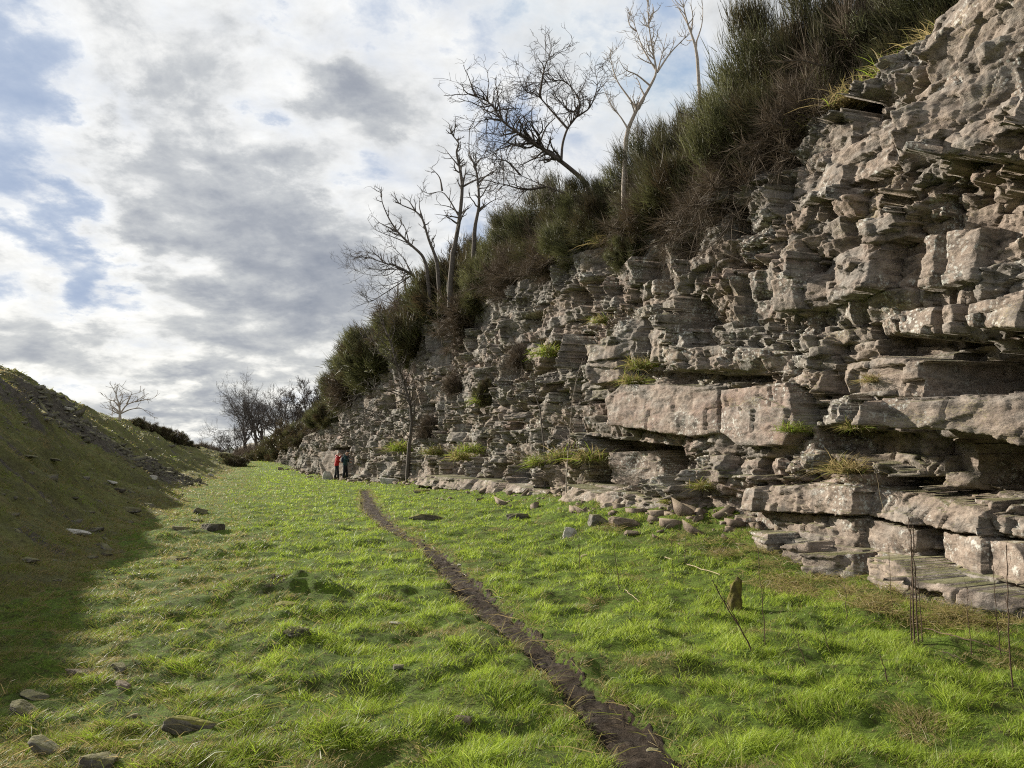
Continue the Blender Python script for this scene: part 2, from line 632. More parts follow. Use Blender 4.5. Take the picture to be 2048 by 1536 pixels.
# trodden muddy path lying in its groove
pp = np.array(PATH); seg = np.r_[0, np.cumsum(np.hypot(*np.diff(pp, axis=0).T))]
tt = np.linspace(0, seg[-1], 900)
pc = np.stack([np.interp(tt, seg, pp[:, 0]), np.interp(tt, seg, pp[:, 1])], -1)
for _ in range(30):
    pc[1:-1] = .25 * pc[:-2] + .5 * pc[1:-1] + .25 * pc[2:]
ph = np.interp(tt, seg, PATH_W)
tg = np.gradient(pc, axis=0); tg /= np.linalg.norm(tg, axis=1, keepdims=True)
nn = np.stack([-tg[:, 1], tg[:, 0]], -1)
cw = np.linspace(-1, 1, 64)
wide = np.clip(ph * 2.3, .32, .60)
px_ = pc[:, 0, None] + nn[:, 0, None] * cw[None] * wide[:, None]
py_ = pc[:, 1, None] + nn[:, 1, None] * cw[None] * wide[:, None]
lim = ph[:, None] * (1 + 1.1 * fbm(px_ * 1.9, py_ * 1.9, 4, 95, .6)) + .09 * fbm(px_ * 7, py_ * 7, 3, 96)
ins_ = np.clip((lim - np.abs(cw[None]) * wide[:, None]) / .05, -1, 1)          # >0 bare mud, <0 under the turf
f1, f2, ci, cj, _, _ = voro(px_ / .07 + fbm(px_ * 6, py_ * 6, 2, 90), py_ / .07, 99)
lump = .014 * np.clip(fbm(px_ * 6, py_ * 6, 4, 97) + .1, 0, 1) + .014 * sstep(f2 - f1, 0, .5) * (hsh(ci, cj, 3) > .55) * hsh(ci, cj, 4)
lump += .022 * np.clip(fbm(px_ * 14, py_ * 14, 4, 98, .6), 0, 1)
pz_ = ground_h(px_, py_) + .004 + np.where(ins_ > 0, lump * np.clip(ins_ * 2, 0, 1), ins_ * .05)
MAT_MUD, nt_, out_ = mat('mud')
co = geo_co(nt_)
n2 = noise(nt_, co, 9, 9, .65)
mc = ramp(nt_, n2, [(.28, (.012, .008, .005)), (.5, (.036, .025, .0165)), (.70, (.080, .060, .042))])
principled(nt_, out_, mc, mapr(nt_, noise(nt_, co, 5, 4), .35, .65, .62, .95), bump(nt_, noise(nt_, co, 32, 9, .72), 1.0, .05), .12)
o = link('path', mesh('path', np.stack([px_, py_, pz_], -1).reshape(-1, 3), grid_faces(*px_.shape), MAT_MUD, smooth=True))
tag(o, kind='structure')

# ------------------------------------------------------------------ the quarried cliff
_d = np.linspace(-14, 118, 6000)
_x = wall_x(_d)
_k = np.ones(401) / 401
_x = np.convolve(np.pad(_x, 200, mode='reflect', reflect_type='odd'), _k, 'valid')     # smooth the corners of the plan
_s = np.r_[0, np.cumsum(np.hypot(np.diff(_x), np.diff(_d)))]
_t = np.stack([np.gradient(_x), np.gradient(_d)], -1); _t /= np.linalg.norm(_t, axis=1, keepdims=True)
_n = np.stack([-_t[:, 1], _t[:, 0]], -1)           # towards the valley
TOP_D = [-14, 3, 9, 11, 13, 16, 20, 27, 35, 42, 50, 58, 70, 85, 118]
TOP_Z = [7.4, 7.4, 7.3, 7.1, 6.8, 6.6, 7.1, 7.4, 7.3, 6.4, 5.2, 3.5, 2.7, 2.3, 2.2]
LEAN = .085


def top_z(d):
    return np.interp(d, TOP_D, TOP_Z) + .28 * fbm(d * .35, d * 0 + 4, 3, 101)


def wall_pt(d, D, z):
    """a point D metres in front of the cliff's mean face at depth d, height z"""
    off = D - LEAN * z
    return (np.interp(d, _d, _x) + np.interp(d, _d, _n[:, 0]) * off,
            np.interp(d, _d, _d) + np.interp(d, _d, _n[:, 1]) * off)


def px2wall(u, v, D=0.0):
    """(s, z, depth) on the face pushed out by D that is seen at (u, v)"""
    r = ray(u, v)
    kap, tau = r[0] / r[1], r[2] / r[1]
    z = 2.0
    for _ in range(6):
        X, Y = wall_pt(_d, D, z)
        g = X - kap * Y
        ok = np.nonzero((g[:-1] > 0) & (g[1:] <= 0) & (Y[1:] > 1))[0]
        if not len(ok):
            ok = [int(np.argmin(np.abs(g) + 1e3 * (Y < 1)))]
        i = ok[0]
        f = np.clip(g[i] / (g[i] - g[i + 1] + 1e-12), 0, 1)
        d = _d[i] + f * (_d[i + 1] - _d[i])
        y = Y[i] + f * (Y[i + 1] - Y[i])
        z = EYE + tau * y
    return np.interp(d, _d, _s), z, d


# beds: packets of thick, medium and thin layers
rb = np.random.default_rng(5)
zb = [-1.0]
while zb[-1] < 9.5:
    m = rb.random()
    if m < .36:
        zb.append(zb[-1] + rb.uniform(.46, .85))
    elif m < .93:
        zb.append(zb[-1] + rb.uniform(.22, .42))
    else:
        for _ in range(rb.integers(1, 3)):
            zb.append(zb[-1] + rb.uniform(.06, .13))
ZB = np.array(zb); TH = np.diff(ZB)
BED_REC = np.where(TH < .14, rb.uniform(-.10, 0, len(TH)), rb.uniform(-.06, .08, len(TH)))

FEAT = [  # outline px, push, yaw, pitch, roughness kept, pinkness
    ([(1222, 800), (1250, 768), (1425, 772), (1429, 866), (1380, 874), (1225, 850)], .34, .05, .02, .12, 1.0),
    ([(1432, 780), (1570, 764), (1592, 850), (1570, 890), (1470, 892), (1434, 864)], .32, -.06, .03, .14, 1.0),
    ([(1240, 735), (1340, 745), (1570, 742), (1572, 764), (1400, 770), (1245, 768)], -.32, 0, 0, .5, .2),
    ([(1345, 700), (1440, 690), (1545, 702), (1556, 745), (1440, 750), (1350, 742)], .30, .1, -.25, .5, .3),
    ([(1270, 872), (1480, 896), (1475, 940), (1400, 962), (1340, 985), (1262, 965), (1285, 905)], -1.15, 0, 0, .6, .3),
    ([(1200, 905), (1262, 900), (1285, 980), (1270, 985), (1205, 965)], .30, .3, .1, .5, .8),
    ([(1150, 965), (1260, 985), (1330, 1000), (1440, 990), (1470, 1040), (1230, 1055), (1150, 1040)], .42, .12, .35, .55, .2),
    ([(1690, 728), (1760, 716), (1925, 722), (2048, 735), (2048, 790), (1925, 800), (1700, 790)], .45, .05, .02, .4, .5),
    ([(1690, 858), (1745, 856), (1890, 866), (2048, 912), (2070, 1000), (1940, 985), (1860, 940), (1700, 900)], -.42, 0, 0, .7, .4),
    ([(2028, 736), (2700, 600), (2700, 1150), (2046, 965)], -1.1, 0, 0, .6, .1),
    ([(1800, 672), (2048, 690), (2048, 728), (1930, 722), (1800, 712)], -.42, 0, 0, .7, .2),
    ([(1780, 620), (1900, 608), (1905, 665), (1790, 668)], .32, .0, .15, .35, .1),
    ([(1925, 605), (2048, 585), (2048, 655), (1930, 655)], .55, -.1, .1, .3, .1),
    ([(1500, 975), (1640, 965), (1800, 985), (1930, 1010), (2048, 1045), (2048, 1082), (1860, 1055), (1700, 1030), (1500, 1020)], .34, .05, .3, .45, .4),
    ([(1505, 1022), (1700, 1034), (1850, 1062), (1850, 1120), (1690, 1098), (1500, 1050)], .27, -.05, .0, .22, .3),
    ([(1860, 1062), (2048, 1088), (2120, 1180), (1865, 1125)], .40, -.30, .0, .14, .6),
    ([(1560, 1072), (1700, 1102), (1860, 1130), (2048, 1176), (2048, 1186), (1840, 1145), (1690, 1118), (1560, 1085)], .05, 0, 0, .5, .2),
    ([(1715, 1115), (1790, 1120), (1850, 1150), (1845, 1200), (1720, 1172)], .95, -.35, .1, .15, .1),
    ([(1855, 1150), (2048, 1195), (2120, 1250), (1860, 1212)], .90, .3, .35, .5, .2),
    ([(1572, 1090), (1612, 1085), (1625, 1136), (1575, 1130)], .75, .45, .2, .2, .1),
    ([(1622, 1105), (1690, 1110), (1705, 1160), (1635, 1148)], .80, .40, .2, .2, .1),
    ([(1455, 1062), (1560, 1066), (1560, 1105), (1460, 1095)], .60, -.35, .1, .2, .1),
    ([(1838, 0), (1842, -60), (2120, -60), (2120, 330), (1830, 310), (1820, 170)], .55, .05, .12, .9, .1),
    ([(1640, 150), (1825, 100), (1830, 240), (1690, 240)], -1.0, 0, 0, .8, .1),
    ([(1945, 400), (1962, 400), (1966, 520), (1958, 720), (1940, 720), (1948, 520)], -.40, 0, 0, .6, 0),
    ([(1640, 250), (1810, 235), (1815, 330), (1560, 420), (1590, 330)], .05, -.12, .10, .35, .1),
    ([(1720, 440), (1790, 420), (1800, 470), (1725, 490)], .35, .2, .1, .3, .2),
    ([(1840, 470), (1945, 450), (1945, 560), (1830, 580)], .30, .1, .1, .35, .1),
    ([(1560, 560), (1640, 545), (1650, 610), (1555, 625)], .22, .25, .05, .35, .3),
    ([(1300, 660), (1370, 655), (1375, 720), (1305, 725)], .32, .0, .1, .25, .2),
    ([(1180, 690), (1225, 690), (1225, 760), (1185, 770)], .4, .3, .1, .3, .3),
    ([(1760, 795), (1880, 790), (2018, 780), (2042, 905), (1890, 862), (1740, 852)], 1.15, .30, .22, .25, .1),
    ([(870, 950), (980, 962), (1075, 985), (1080, 1000), (960, 985), (865, 968)], .9, .1, .5, .4, .1),
    ([(683, 895), (722, 893), (735, 945), (690, 950)], -.7, 0, 0, .5, .1),
    ([(650, 905), (668, 900), (672, 952), (652, 955)], .5, .25, 0, .15, .2),
]


def cliff_D(s, z, d):
    # stepped dislocations so that a bed does not run on for ever at one height
    fc = s / 5.3 + .25 * fbm(s * .4, z * .5, 2, 111)
    fi = np.floor(fc)
    zz = z + .34 * (hsh(fi.astype(int), fi.astype(int) * 0, 112) - .5) + .10 * fbm(s * .22, z * .1, 2, 113)
    ws = s + .11 * fbm(s * .9, z * 1.6, 3, 114) + .014 * fbm(s * 5, z * 6, 2, 115)
    f2c = np.floor(s / 1.9 + .35 * fbm(s * .5, z * .6, 2, 105)).astype(int)
    zz = zz + .22 * (hsh(f2c, np.floor(z / 1.7 + .3).astype(int), 106) - .5)
    wz = zz + .055 * fbm(s * .7, z * .9, 3, 116) + .007 * fbm(s * 5, z * 7, 2, 117)
    big = .34 * fbm(s * .21, z * .10, 3, 118) + .20 * fbm(s * .62, z * .5, 3, 119)
    k = np.clip(np.searchsorted(ZB, wz.ravel()).reshape(wz.shape) - 1, 0, len(TH) - 1)
    th = TH[k]
    sp = np.clip(.42 + 1.75 * th, .45, 1.6) * (0.8 + .5 * hsh(k, k * 0, 120))
    p = ws / sp + hsh(k, k * 0 + 1, 121) * 50
    i = np.floor(p).astype(int)
    b0 = i + .7 * (hsh(i, k, 122) - .5)
    lo = p < b0
    i = np.where(lo, i - 1, i)
    b0 = i + .7 * (hsh(i, k, 122) - .5)
    b1 = i + 1 + .7 * (hsh(i + 1, k, 122) - .5)
    r1, r2, r3 = hsh(i, k, 123), hsh(i, k, 124), hsh(i, k, 125)
    ls = (p - (b0 + b1) / 2) * sp
    lz = wz - (ZB[k] + ZB[k + 1]) / 2
    amp = np.clip(.18 + 1.1 * th, .2, 1.0)
    D = big + BED_REC[k] + (r1 - .5) * .28 * amp + ls * ((r2 - .5) * .9 - .10) + lz * ((r3 - .5) * .9 + .18)
    es = np.minimum(p - b0, b1 - p) * sp
    ez = np.minimum(wz - ZB[k], ZB[k + 1] - wz)
    rag = 1 + .8 * fbm(s * 4, z * 6, 2, 126)
    D -= .10 * np.exp(-np.clip(es, 0, 1) / (.022 * rag.clip(.3))) * (hsh(i, k, 127) > .25)
    D -= .07 * np.exp(-np.clip(ez, 0, 1) / .012) * np.clip(.35 + 1.6 * fbm(s * .8, z * 2, 2, 129), 0, 1) + .018 * np.exp(-np.clip(np.minimum(es, ez * 1.5), 0, 1) / .03)
    # broken facets
    m = sstep(fbm(s * .45, z * .7, 3, 128), -.22, .22) * (.35 + .65 * (hsh(i, k, 132) > .3))
    for (cs, cz, a, q, sd_) in ((1.05, .62, .22, .95, 180), (.50, .30, .15, 1.2, 130), (.23, .16, .064, 1.3, 140), (.11, .08, .024, 1.2, 150)):
        xs = ws / cs + .55 * wz / cz * (hsh(k, k * 0, sd_) - .3); zs = wz / cz
        f1, f2, ci, cj, cx, cy = voro(xs, zs, sd_)
        h1, h2, h3 = hsh(ci, cj, sd_ + 1), hsh(ci, cj, sd_ + 2), hsh(ci, cj, sd_ + 3)
        g = (h1 - .5) * a + (xs - cx) * cs * ((h2 - .5) * q - .045) + (zs - cy) * cz * ((h3 - .5) * q + .12)
        g -= a * .22 * np.exp(-(f2 - f1) / .035)
        D += g * (.30 + .72 * m) * np.interp(d, [18, 40], [1, .78])
    # thin lamination
    li = np.floor(wz / .034 + .6 * fbm(s * .8, z, 2, 161)).astype(int)
    lm = sstep(fbm(s * .5 + 7, z * 1.1, 3, 162), .1, .4)
    D += lm * .020 * (hsh(li, np.floor(s * 1.3 + hsh(li, li * 0, 164) * 9).astype(int), 163) - .5)
    D += .012 * fbm(s * 6, z * 9, 4, 165) - .014 * np.abs(fbm(s * 16, z * 26, 3, 166))
    tint = .6 * r1 + .4 * hsh(k, k * 0 + 3, 167)
    pink = .5 * hsh(k, i // 2, 168) + .25
    # foot of the face: heavier blocks standing forward, then the parts the photograph shows clearly
    D += .42 * np.exp(-np.clip(z - .2, 0, 9) / .7)
    es_ = s + .045 * fbm(s * 3, z * 3, 3, 171); ez_ = z + .03 * fbm(s * 4, z * 3, 3, 172)
    base = .12 * fbm(s * .3, z * .2, 2, 173)
    rough = .05 * fbm(s * 1.6, z * 2.4, 3, 174) + .014 * fbm(s * 7, z * 9, 4, 175)
    for poly, push, yaw, pit, keep, pk in FEAT:
        q = np.array([px2wall(u, v, push)[:2] for u, v in poly])
        lo_, hi_ = q.min(0) - .3, q.max(0) + .3
        box = (s > lo_[0]) & (s < hi_[0]) & (z > lo_[1]) & (z < hi_[1])
        if not box.any():
            continue
        ins = np.zeros(s.shape, bool)
        ins[box] = in_poly(es_[box], ez_[box], q)
        c = q.mean(0)
        pl = push + base + yaw * (s - c[0]) + pit * (c[1] - z) * 1.0 + rough
        dist, _ = seg_dist(es_[box], ez_[box], list(q) + [q[0]])
        rnd = np.zeros(s.shape); rnd[box] = .03 * np.exp(-dist / .03) * np.sign(push)
        det = D - big
        D = np.where(ins, pl + keep * det * .9 - rnd, D)
        pink = np.where(ins, .25 + .42 * pk, pink)
        tint = np.where(ins, tint * .3 + .2, tint)
    return D, tint, pink


dd = [-8.0]
while dd[-1] < 116:
    dd.append(dd[-1] + (.10 if dd[-1] < 4 else .045 if dd[-1] < 7.2 else max(.0155, .00200 * dd[-1])))
dd = np.array(dd)
NR, NX = 500, 26
DD, RR = np.meshgrid(dd, np.arange(NR + NX), indexing='ij')
tz = top_z(dd)[:, None]
gz = -.6
Zc = gz + np.clip(RR / (NR - 1), 0, 1) * (tz - gz)
back = np.clip(RR - (NR - 1), 0, None) / NX
S_ = np.interp(DD, _d, _s)
D_, tint_, pink_ = cliff_D(S_, Zc, DD)
Dtop = D_[:, NR - 1:NR]
D_ = np.where(back > 0, Dtop * (1 - back) - 2.0 * back + .12 * fbm(S_ * 2, back * 6, 3, 181), D_)
Zc = Zc + np.where(back > 0, .9 * back + .12 * fbm(S_ * 1.7, back * 5, 3, 182) * np.clip(back * 6, 0, 1), 0)
CX, CY = wall_pt(DD, D_, np.minimum(Zc, tz))
MAT_ROCK, nt_, out_ = mat('rock')
co = geo_co(nt_)
stretch = N(nt_, 'ShaderNodeVectorMath', operation='MULTIPLY'); stretch.inputs[1].default_value = (1, 1, 2.4)
L(nt_, co, stretch.inputs[0]); sco = stretch.outputs[0]
nb = noise(nt_, sco, .8, 9, .62)
nm = noise(nt_, sco, 4.5, 9, .66)
nf = noise(nt_, sco, 26, 8, .68)
c = ramp(nt_, nm, [(.28, (.13, .107, .088)), (.43, (.245, .203, .167)), (.58, (.345, .292, .242)), (.78, (.44, .385, .325))])
pkm = math_(nt_, 'MULTIPLY_ADD', attr(nt_, 'pink'), .9, math_(nt_, 'MULTIPLY_ADD', nb, 1.0, -.78))
c = mix(nt_, mapr(nt_, pkm, .16, .60), c, ramp(nt_, nm, [(.3, (.18, .122, .108)), (.7, (.35, .255, .228))]))
grm = math_(nt_, 'MULTIPLY_ADD', attr(nt_, 'tint'), .6, math_(nt_, 'MULTIPLY', noise(nt_, sco, 1.7, 6, .6), .9))
c = mix(nt_, mapr(nt_, grm, .54, .86), c, ramp(nt_, nm, [(.3, (.15, .14, .125)), (.7, (.36, .34, .305))]))
# mineral grain
c = mix(nt_, 1.0, c, ramp(nt_, nf, [(.25, (.62, .61, .60)), (.5, (1, 1, 1)), (.75, (1.22, 1.21, 1.2))]), 'MULTIPLY')
# dark weathering in irregular patches
c = mix(nt_, mapr(nt_, noise(nt_, sco, 2.3, 10, .7), .49, .66, 0, .78), c, (.058, .052, .045))
c = mix(nt_, 1.0, c, (.82, .785, .775), 'MULTIPLY')
strk = N(nt_, 'ShaderNodeVectorMath', operation='MULTIPLY'); strk.inputs[1].default_value = (1, 1, .12)
L(nt_, co, strk.inputs[0])
c = mix(nt_, mapr(nt_, noise(nt_, strk.outputs[0], 2.6, 7, .65), .54, .70, 0, .6), c, (.070, .064, .056))
# crustose lichen: pale discs and speckles
lz = noise(nt_, co, 1.1, 5, .6)
vor = N(nt_, 'ShaderNodeTexVoronoi', inp={'Scale': 17.0}); L(nt_, co, vor.inputs['Vector'])
lich = math_(nt_, 'MULTIPLY', mapr(nt_, lz, .50, .64), mapr(nt_, math_(nt_, 'ADD', vor.outputs['Distance'], math_(nt_, 'MULTIPLY', nf, .5)), .62, .50))
lich = math_(nt_, 'MAXIMUM', lich, math_(nt_, 'MULTIPLY', mapr(nt_, noise(nt_, co, 9, 9, .74), .55, .62), mapr(nt_, lz, .46, .58)))
c = mix(nt_, math_(nt_, 'MULTIPLY', lich, .88), c, (.50, .50, .46))
c = mix(nt_, mapr(nt_, math_(nt_, 'MULTIPLY', nf, nb), .30, .40, 0, .5), c, (.22, .195, .085))
# moss and soil on what faces up
geo = N(nt_, 'ShaderNodeNewGeometry'); sp_ = N(nt_, 'ShaderNodeSeparateXYZ'); L(nt_, geo.outputs['True Normal'], sp_.inputs[0])
up = mapr(nt_, math_(nt_, 'MULTIPLY_ADD', nb, .9, sp_.outputs[2]), 1.15, 1.5)
c = mix(nt_, math_(nt_, 'MULTIPLY', up, .75), c, ramp(nt_, nf, [(.35, (.055, .055, .022)), (.6, (.11, .115, .035))]))
b1_ = bump(nt_, nm, .55, .06)
b2_ = bump(nt_, nf, .75, .022, b1_)
b3_ = bump(nt_, noise(nt_, sco, 95, 5, .65), .5, .006, b2_)
principled(nt_, out_, c, .93, b3_, .2)
o = link('cliff', mesh('cliff', np.stack([CX, CY, Zc], -1).reshape(-1, 3), grid_faces(*CX.shape), MAT_ROCK,
                       {'tint': tint_, 'pink': pink_}))
tag(o, kind='structure')

# ground above the cliff: rises from the brow, then levels
ud = np.concatenate([np.linspace(-8, 6, 40)[:-1], np.geomspace(6, 118, 420)])
ub = np.concatenate([np.linspace(.5, 6, 60), np.geomspace(6.3, 60, 20)])
UD, UB = np.meshgrid(ud, ub, indexing='ij')


def upland_z(d, b):
    rise = np.interp(d, [0, 20, 28, 45, 52, 60, 118], [.55, .62, .72, .72, .5, .3, .15])
    return top_z(d) + rise * 6 * (1 - np.exp(-np.clip(b, 0, 99) / 6)) - .12 + .22 * fbm(d * .6, b * .7, 3, 185)


UX, UY = wall_pt(UD, -UB, top_z(UD))
o = link('upland', mesh('upland', np.stack([UX, UY, upland_z(UD, UB) - .12 * (UB < .6)], -1).reshape(-1, 3), grid_faces(*UX.shape), MAT_BANK,
                        {'soil': .4 + .4 * fbm(UX * .8, UY * .8, 3, 186)}, smooth=True))
tag(o, kind='structure')


def brow(d, b):
    """a point on the upland b metres behind the brow"""
    x, y = wall_pt(np.array([d]), np.array([-b]), top_z(np.array([d])))
    return np.array([x[0], y[0], upland_z(np.array([d]), np.array([b]))[0] if b > .4 else top_z(np.array([d]))[0]])

# ------------------------------------------------------------------ grass of the meadow and the bank
G_STOPS = [(0.0, (.32, .25, .12)), (.18, (.25, .205, .085)), (.32, (.15, .155, .038)), (.55, (.20, .285, .028)),
           (.8, (.31, .41, .046)), (1.0, (.46, .53, .12))]
MAT_GRASS = leafy('grass', G_STOPS, .52, .5)


def grass_points(C, t0, t1, y0, y1):
    n = int(C * (t1 - t0) * math.log(y1 / y0))
    y = y0 * np.exp(RNG.random(n) * math.log(y1 / y0))
    x = (t0 + RNG.random(n) * (t1 - t0)) * y
    return x, y


def meadow_grass():
    x, y = grass_points(230000, -.98, .80, 2.6, 84)
    # gather the blades in tussocks
    cl = fbm(x * 2.4, y * 2.4, 4, 201, .6)
    big = fbm(x * .45, y * .45, 3, 202)
    bk = bank_h(x, y); gr = ground_h(x, y)
    wl = wall_x(y)
    pd_, pw_ = seg_dist(x, y, PATH, PATH_W)
    pe = pw_ * (1 + 1.1 * fbm(x * 1.9, y * 1.9, 4, 95, .6)) + .02
    keep = (bk < gr + .30) & (x < wl - .25 + .15 * cl) & (pd_ > pe * .70)
    keep &= RNG.random(len(x)) < np.clip(.58 + 2.0 * cl, .07, 1) * np.clip((pd_ - pe) / .06 + .25, .12, 1)
    bare = fbm(x * 1.3, y * 1.3, 3, 204)
    for mx, my, mr, mh in MOUNDS[:2]:
        bare = bare + .38 * np.exp(-((x - mx) ** 2 + (y - my) ** 2) / (mr * .6) ** 2)
    keep &= ~((bare > .27) & (RNG.random(len(x)) < .75))
    x, y, cl, big, gr, wl, pd_ = (a[keep] for a in (x, y, cl, big, np.maximum(gr, bk), wl, pd_))
    n = len(x)
    toe = x - toe_x(y)
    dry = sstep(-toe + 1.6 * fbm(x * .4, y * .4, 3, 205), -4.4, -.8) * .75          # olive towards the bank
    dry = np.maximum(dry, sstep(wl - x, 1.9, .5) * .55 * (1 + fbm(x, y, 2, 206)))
    dry = np.maximum(dry, .8 * sstep(fbm(x * .9, y * .9, 3, 207), .16, .42))
    dry = np.maximum(dry, .85 * sstep(pd_ - np.interp(y, [3, 20], [.22, .14]), .16, -.10) * (RNG.random(n) < .75))
    L_ = (.026 + .115 * np.clip(cl + .30, 0, 1.0)) * RNG.uniform(.6, 1.35, n) * (1 + .005 * y) * (1 - .25 * dry)
    tall = RNG.random(n) < .02
    L_[tall] *= 1.7
    W_ = np.maximum(.0036, .00055 * y) * RNG.uniform(.7, 1.3, n)
    lean_d = fbm(x * 3.1, y * 3.1, 2, 208) * 6 + RNG.normal(0, 1.1, n)
    ln = RNG.uniform(.15, .75, n) + .35 * dry
    dv = np.stack([np.cos(lean_d) * ln, np.sin(lean_d) * ln, np.ones(n)], -1)
    dv /= np.linalg.norm(dv, axis=1, keepdims=True)
    bend = np.stack([np.cos(lean_d), np.sin(lean_d), -.6 * np.ones(n)], -1) * (L_ * RNG.uniform(.1, .6, n))[:, None]
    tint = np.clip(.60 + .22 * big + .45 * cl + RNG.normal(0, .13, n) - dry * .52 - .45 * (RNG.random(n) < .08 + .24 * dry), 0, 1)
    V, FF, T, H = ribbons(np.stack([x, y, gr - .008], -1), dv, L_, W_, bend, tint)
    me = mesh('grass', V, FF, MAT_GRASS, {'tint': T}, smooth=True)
    tag(link('grass', me), kind='stuff')


meadow_grass()


def bank_grass():
    x, y = grass_points(120000, -1.05, -.30, 3.2, 100)
    bk = bank_h(x, y); gr = ground_h(x, y)
    d1, _ = seg_dist(x, y, SCREE)
    cl = fbm(x * 2.2, y * 2.2, 4, 211, .6)
    w = toe_x(y) - x
    keep = (bk >= gr - .03) & (w < 11) & (RNG.random(len(x)) < np.clip(.55 + 1.4 * cl, .08, 1)) & ~((d1 + .9 * fbm(x * .8, y * .8, 3, 92) < 1.3) & (RNG.random(len(x)) < .85))
    x, y, bk, cl = (a[keep] for a in (x, y, bk, cl))
    n = len(x)
    L_ = (.03 + .15 * np.clip(cl + .25, 0, 1)) * RNG.uniform(.5, 1.4, n) * (1 + .006 * y)
    W_ = np.maximum(.0042, .00062 * y) * RNG.uniform(.7, 1.3, n)
    a = fbm(x * 2.1, y * 2.1, 2, 212) * 5 + RNG.normal(0, 1.4, n)
    ln = RNG.uniform(.2, 1.2, n)
    dv = np.stack([np.cos(a) * ln + .12, np.sin(a) * ln, np.ones(n)], -1)
    dv /= np.linalg.norm(dv, axis=1, keepdims=True)
    bend = np.stack([np.cos(a) + .15, np.sin(a), -.7 * np.ones(n)], -1) * (L_ * RNG.uniform(.1, .6, n))[:, None]
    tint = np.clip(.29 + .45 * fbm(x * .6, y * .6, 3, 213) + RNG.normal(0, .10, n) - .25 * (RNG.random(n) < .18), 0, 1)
    V, FF, T, H = ribbons(np.stack([x, y, bk - .01], -1), dv, L_, W_, bend, tint)
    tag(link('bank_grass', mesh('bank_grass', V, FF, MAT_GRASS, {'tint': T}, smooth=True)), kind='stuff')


bank_grass()


def dry_grass():
    """straw and withered stems along the foot of the rock on the right"""
    parts = []
    for (u, v, ru, n) in ((1600, 1170, 90, 2600), (1690, 1190, 110, 4200), (1790, 1215, 90, 3000), (1900, 1235, 110, 2600), (1480, 1110, 90, 1500),
                          (1380, 1080, 70, 900), (1250, 1060, 70, 700), (1990, 1250, 90, 1800), (1560, 1140, 60, 900)):
        c = on_ground(u, v)
        r = ru / F * c[1]
        q = RNG.normal(0, 1, (n, 2)) * [r * .55, r * .45] + c[:2]
        parts.append(q)
    # bent pale culms in the rough grass on the left, stubble along the muddy path
    yy = 2.8 * np.exp(RNG.random(1300) * 1.6)
    parts.append(np.c_[-yy * RNG.uniform(.22, .85, 1300), yy])
    k = RNG.integers(0, len(pc), 2600)
    parts.append(pc[k] + nn[k] * (ph[k] * RNG.choice([-1, 1], 2600) * RNG.uniform(.75, 1.7, 2600))[:, None])
    n_loose = 3900
    q = np.concatenate(parts)
    loose = np.arange(len(q)) >= len(q) - n_loose
    k = (q[:, 0] < wall_x(q[:, 1]) + .1) & (loose | (RNG.random(len(q)) < .42 + .5 * np.sign(fbm(q[:, 0] * 2, q[:, 1] * 2, 2, 221))))
    q = q[k]
    n = len(q)
    z = surf_h(q[:, 0], q[:, 1])
    a = RNG.normal(.4, 1.0, n) + np.where(RNG.random(n) < .5, pi, 0)
    el = RNG.uniform(.02, 1.2, n) ** 1.6
    dv = np.stack([np.cos(a) * np.cos(el), np.sin(a) * np.cos(el), np.sin(el) + .05], -1)
    L_ = RNG.uniform(.06, .28, n)
    bend = np.stack([np.cos(a) * .2, np.sin(a) * .2, -.55 * np.ones(n)], -1) * L_[:, None] * np.clip(el, .15, 1)[:, None]
    V, FF, T, H = ribbons(np.stack([q[:, 0], q[:, 1], z + RNG.uniform(0, .05, n)], -1), dv, L_, RNG.uniform(.003, .006, n), bend,
                          np.clip(RNG.normal(.16, .15, n), 0, .6))
    tag(link('dry_grass', mesh('dry_grass', V, FF, MAT_GRASS, {'tint': T}, smooth=True)), kind='stuff')


dry_grass()

# ------------------------------------------------------------------ bushes
MAT_BROOM = leafy('broom_shoots', [(0, (.060, .042, .022)), (.3, (.064, .054, .025)), (.55, (.070, .071, .029)), (.8, (.108, .112, .046)), (1, (.18, .18, .085))], .30, .6)
MAT_TWIG = leafy('dead_twigs', [(0, (.045, .034, .024)), (.4, (.085, .063, .043)), (.75, (.15, .115, .080)), (1, (.26, .21, .155))], .12, .8)
MAT_STEM = plain('shrub_bark', (.05, .038, .028), (.115, .095, .075), 30, .9, .5, .01)


def grow_stem(p, d, length, segs, wig, up):
    pts = [np.array(p, float)]
    d = np.array(d, float)
    for _ in range(segs):
        d = d + RNG.normal(0, wig, 3) + np.array([0, 0, up])
        d /= np.linalg.norm(d)
        pts.append(pts[-1] + d * length / segs)
    return np.array(pts)


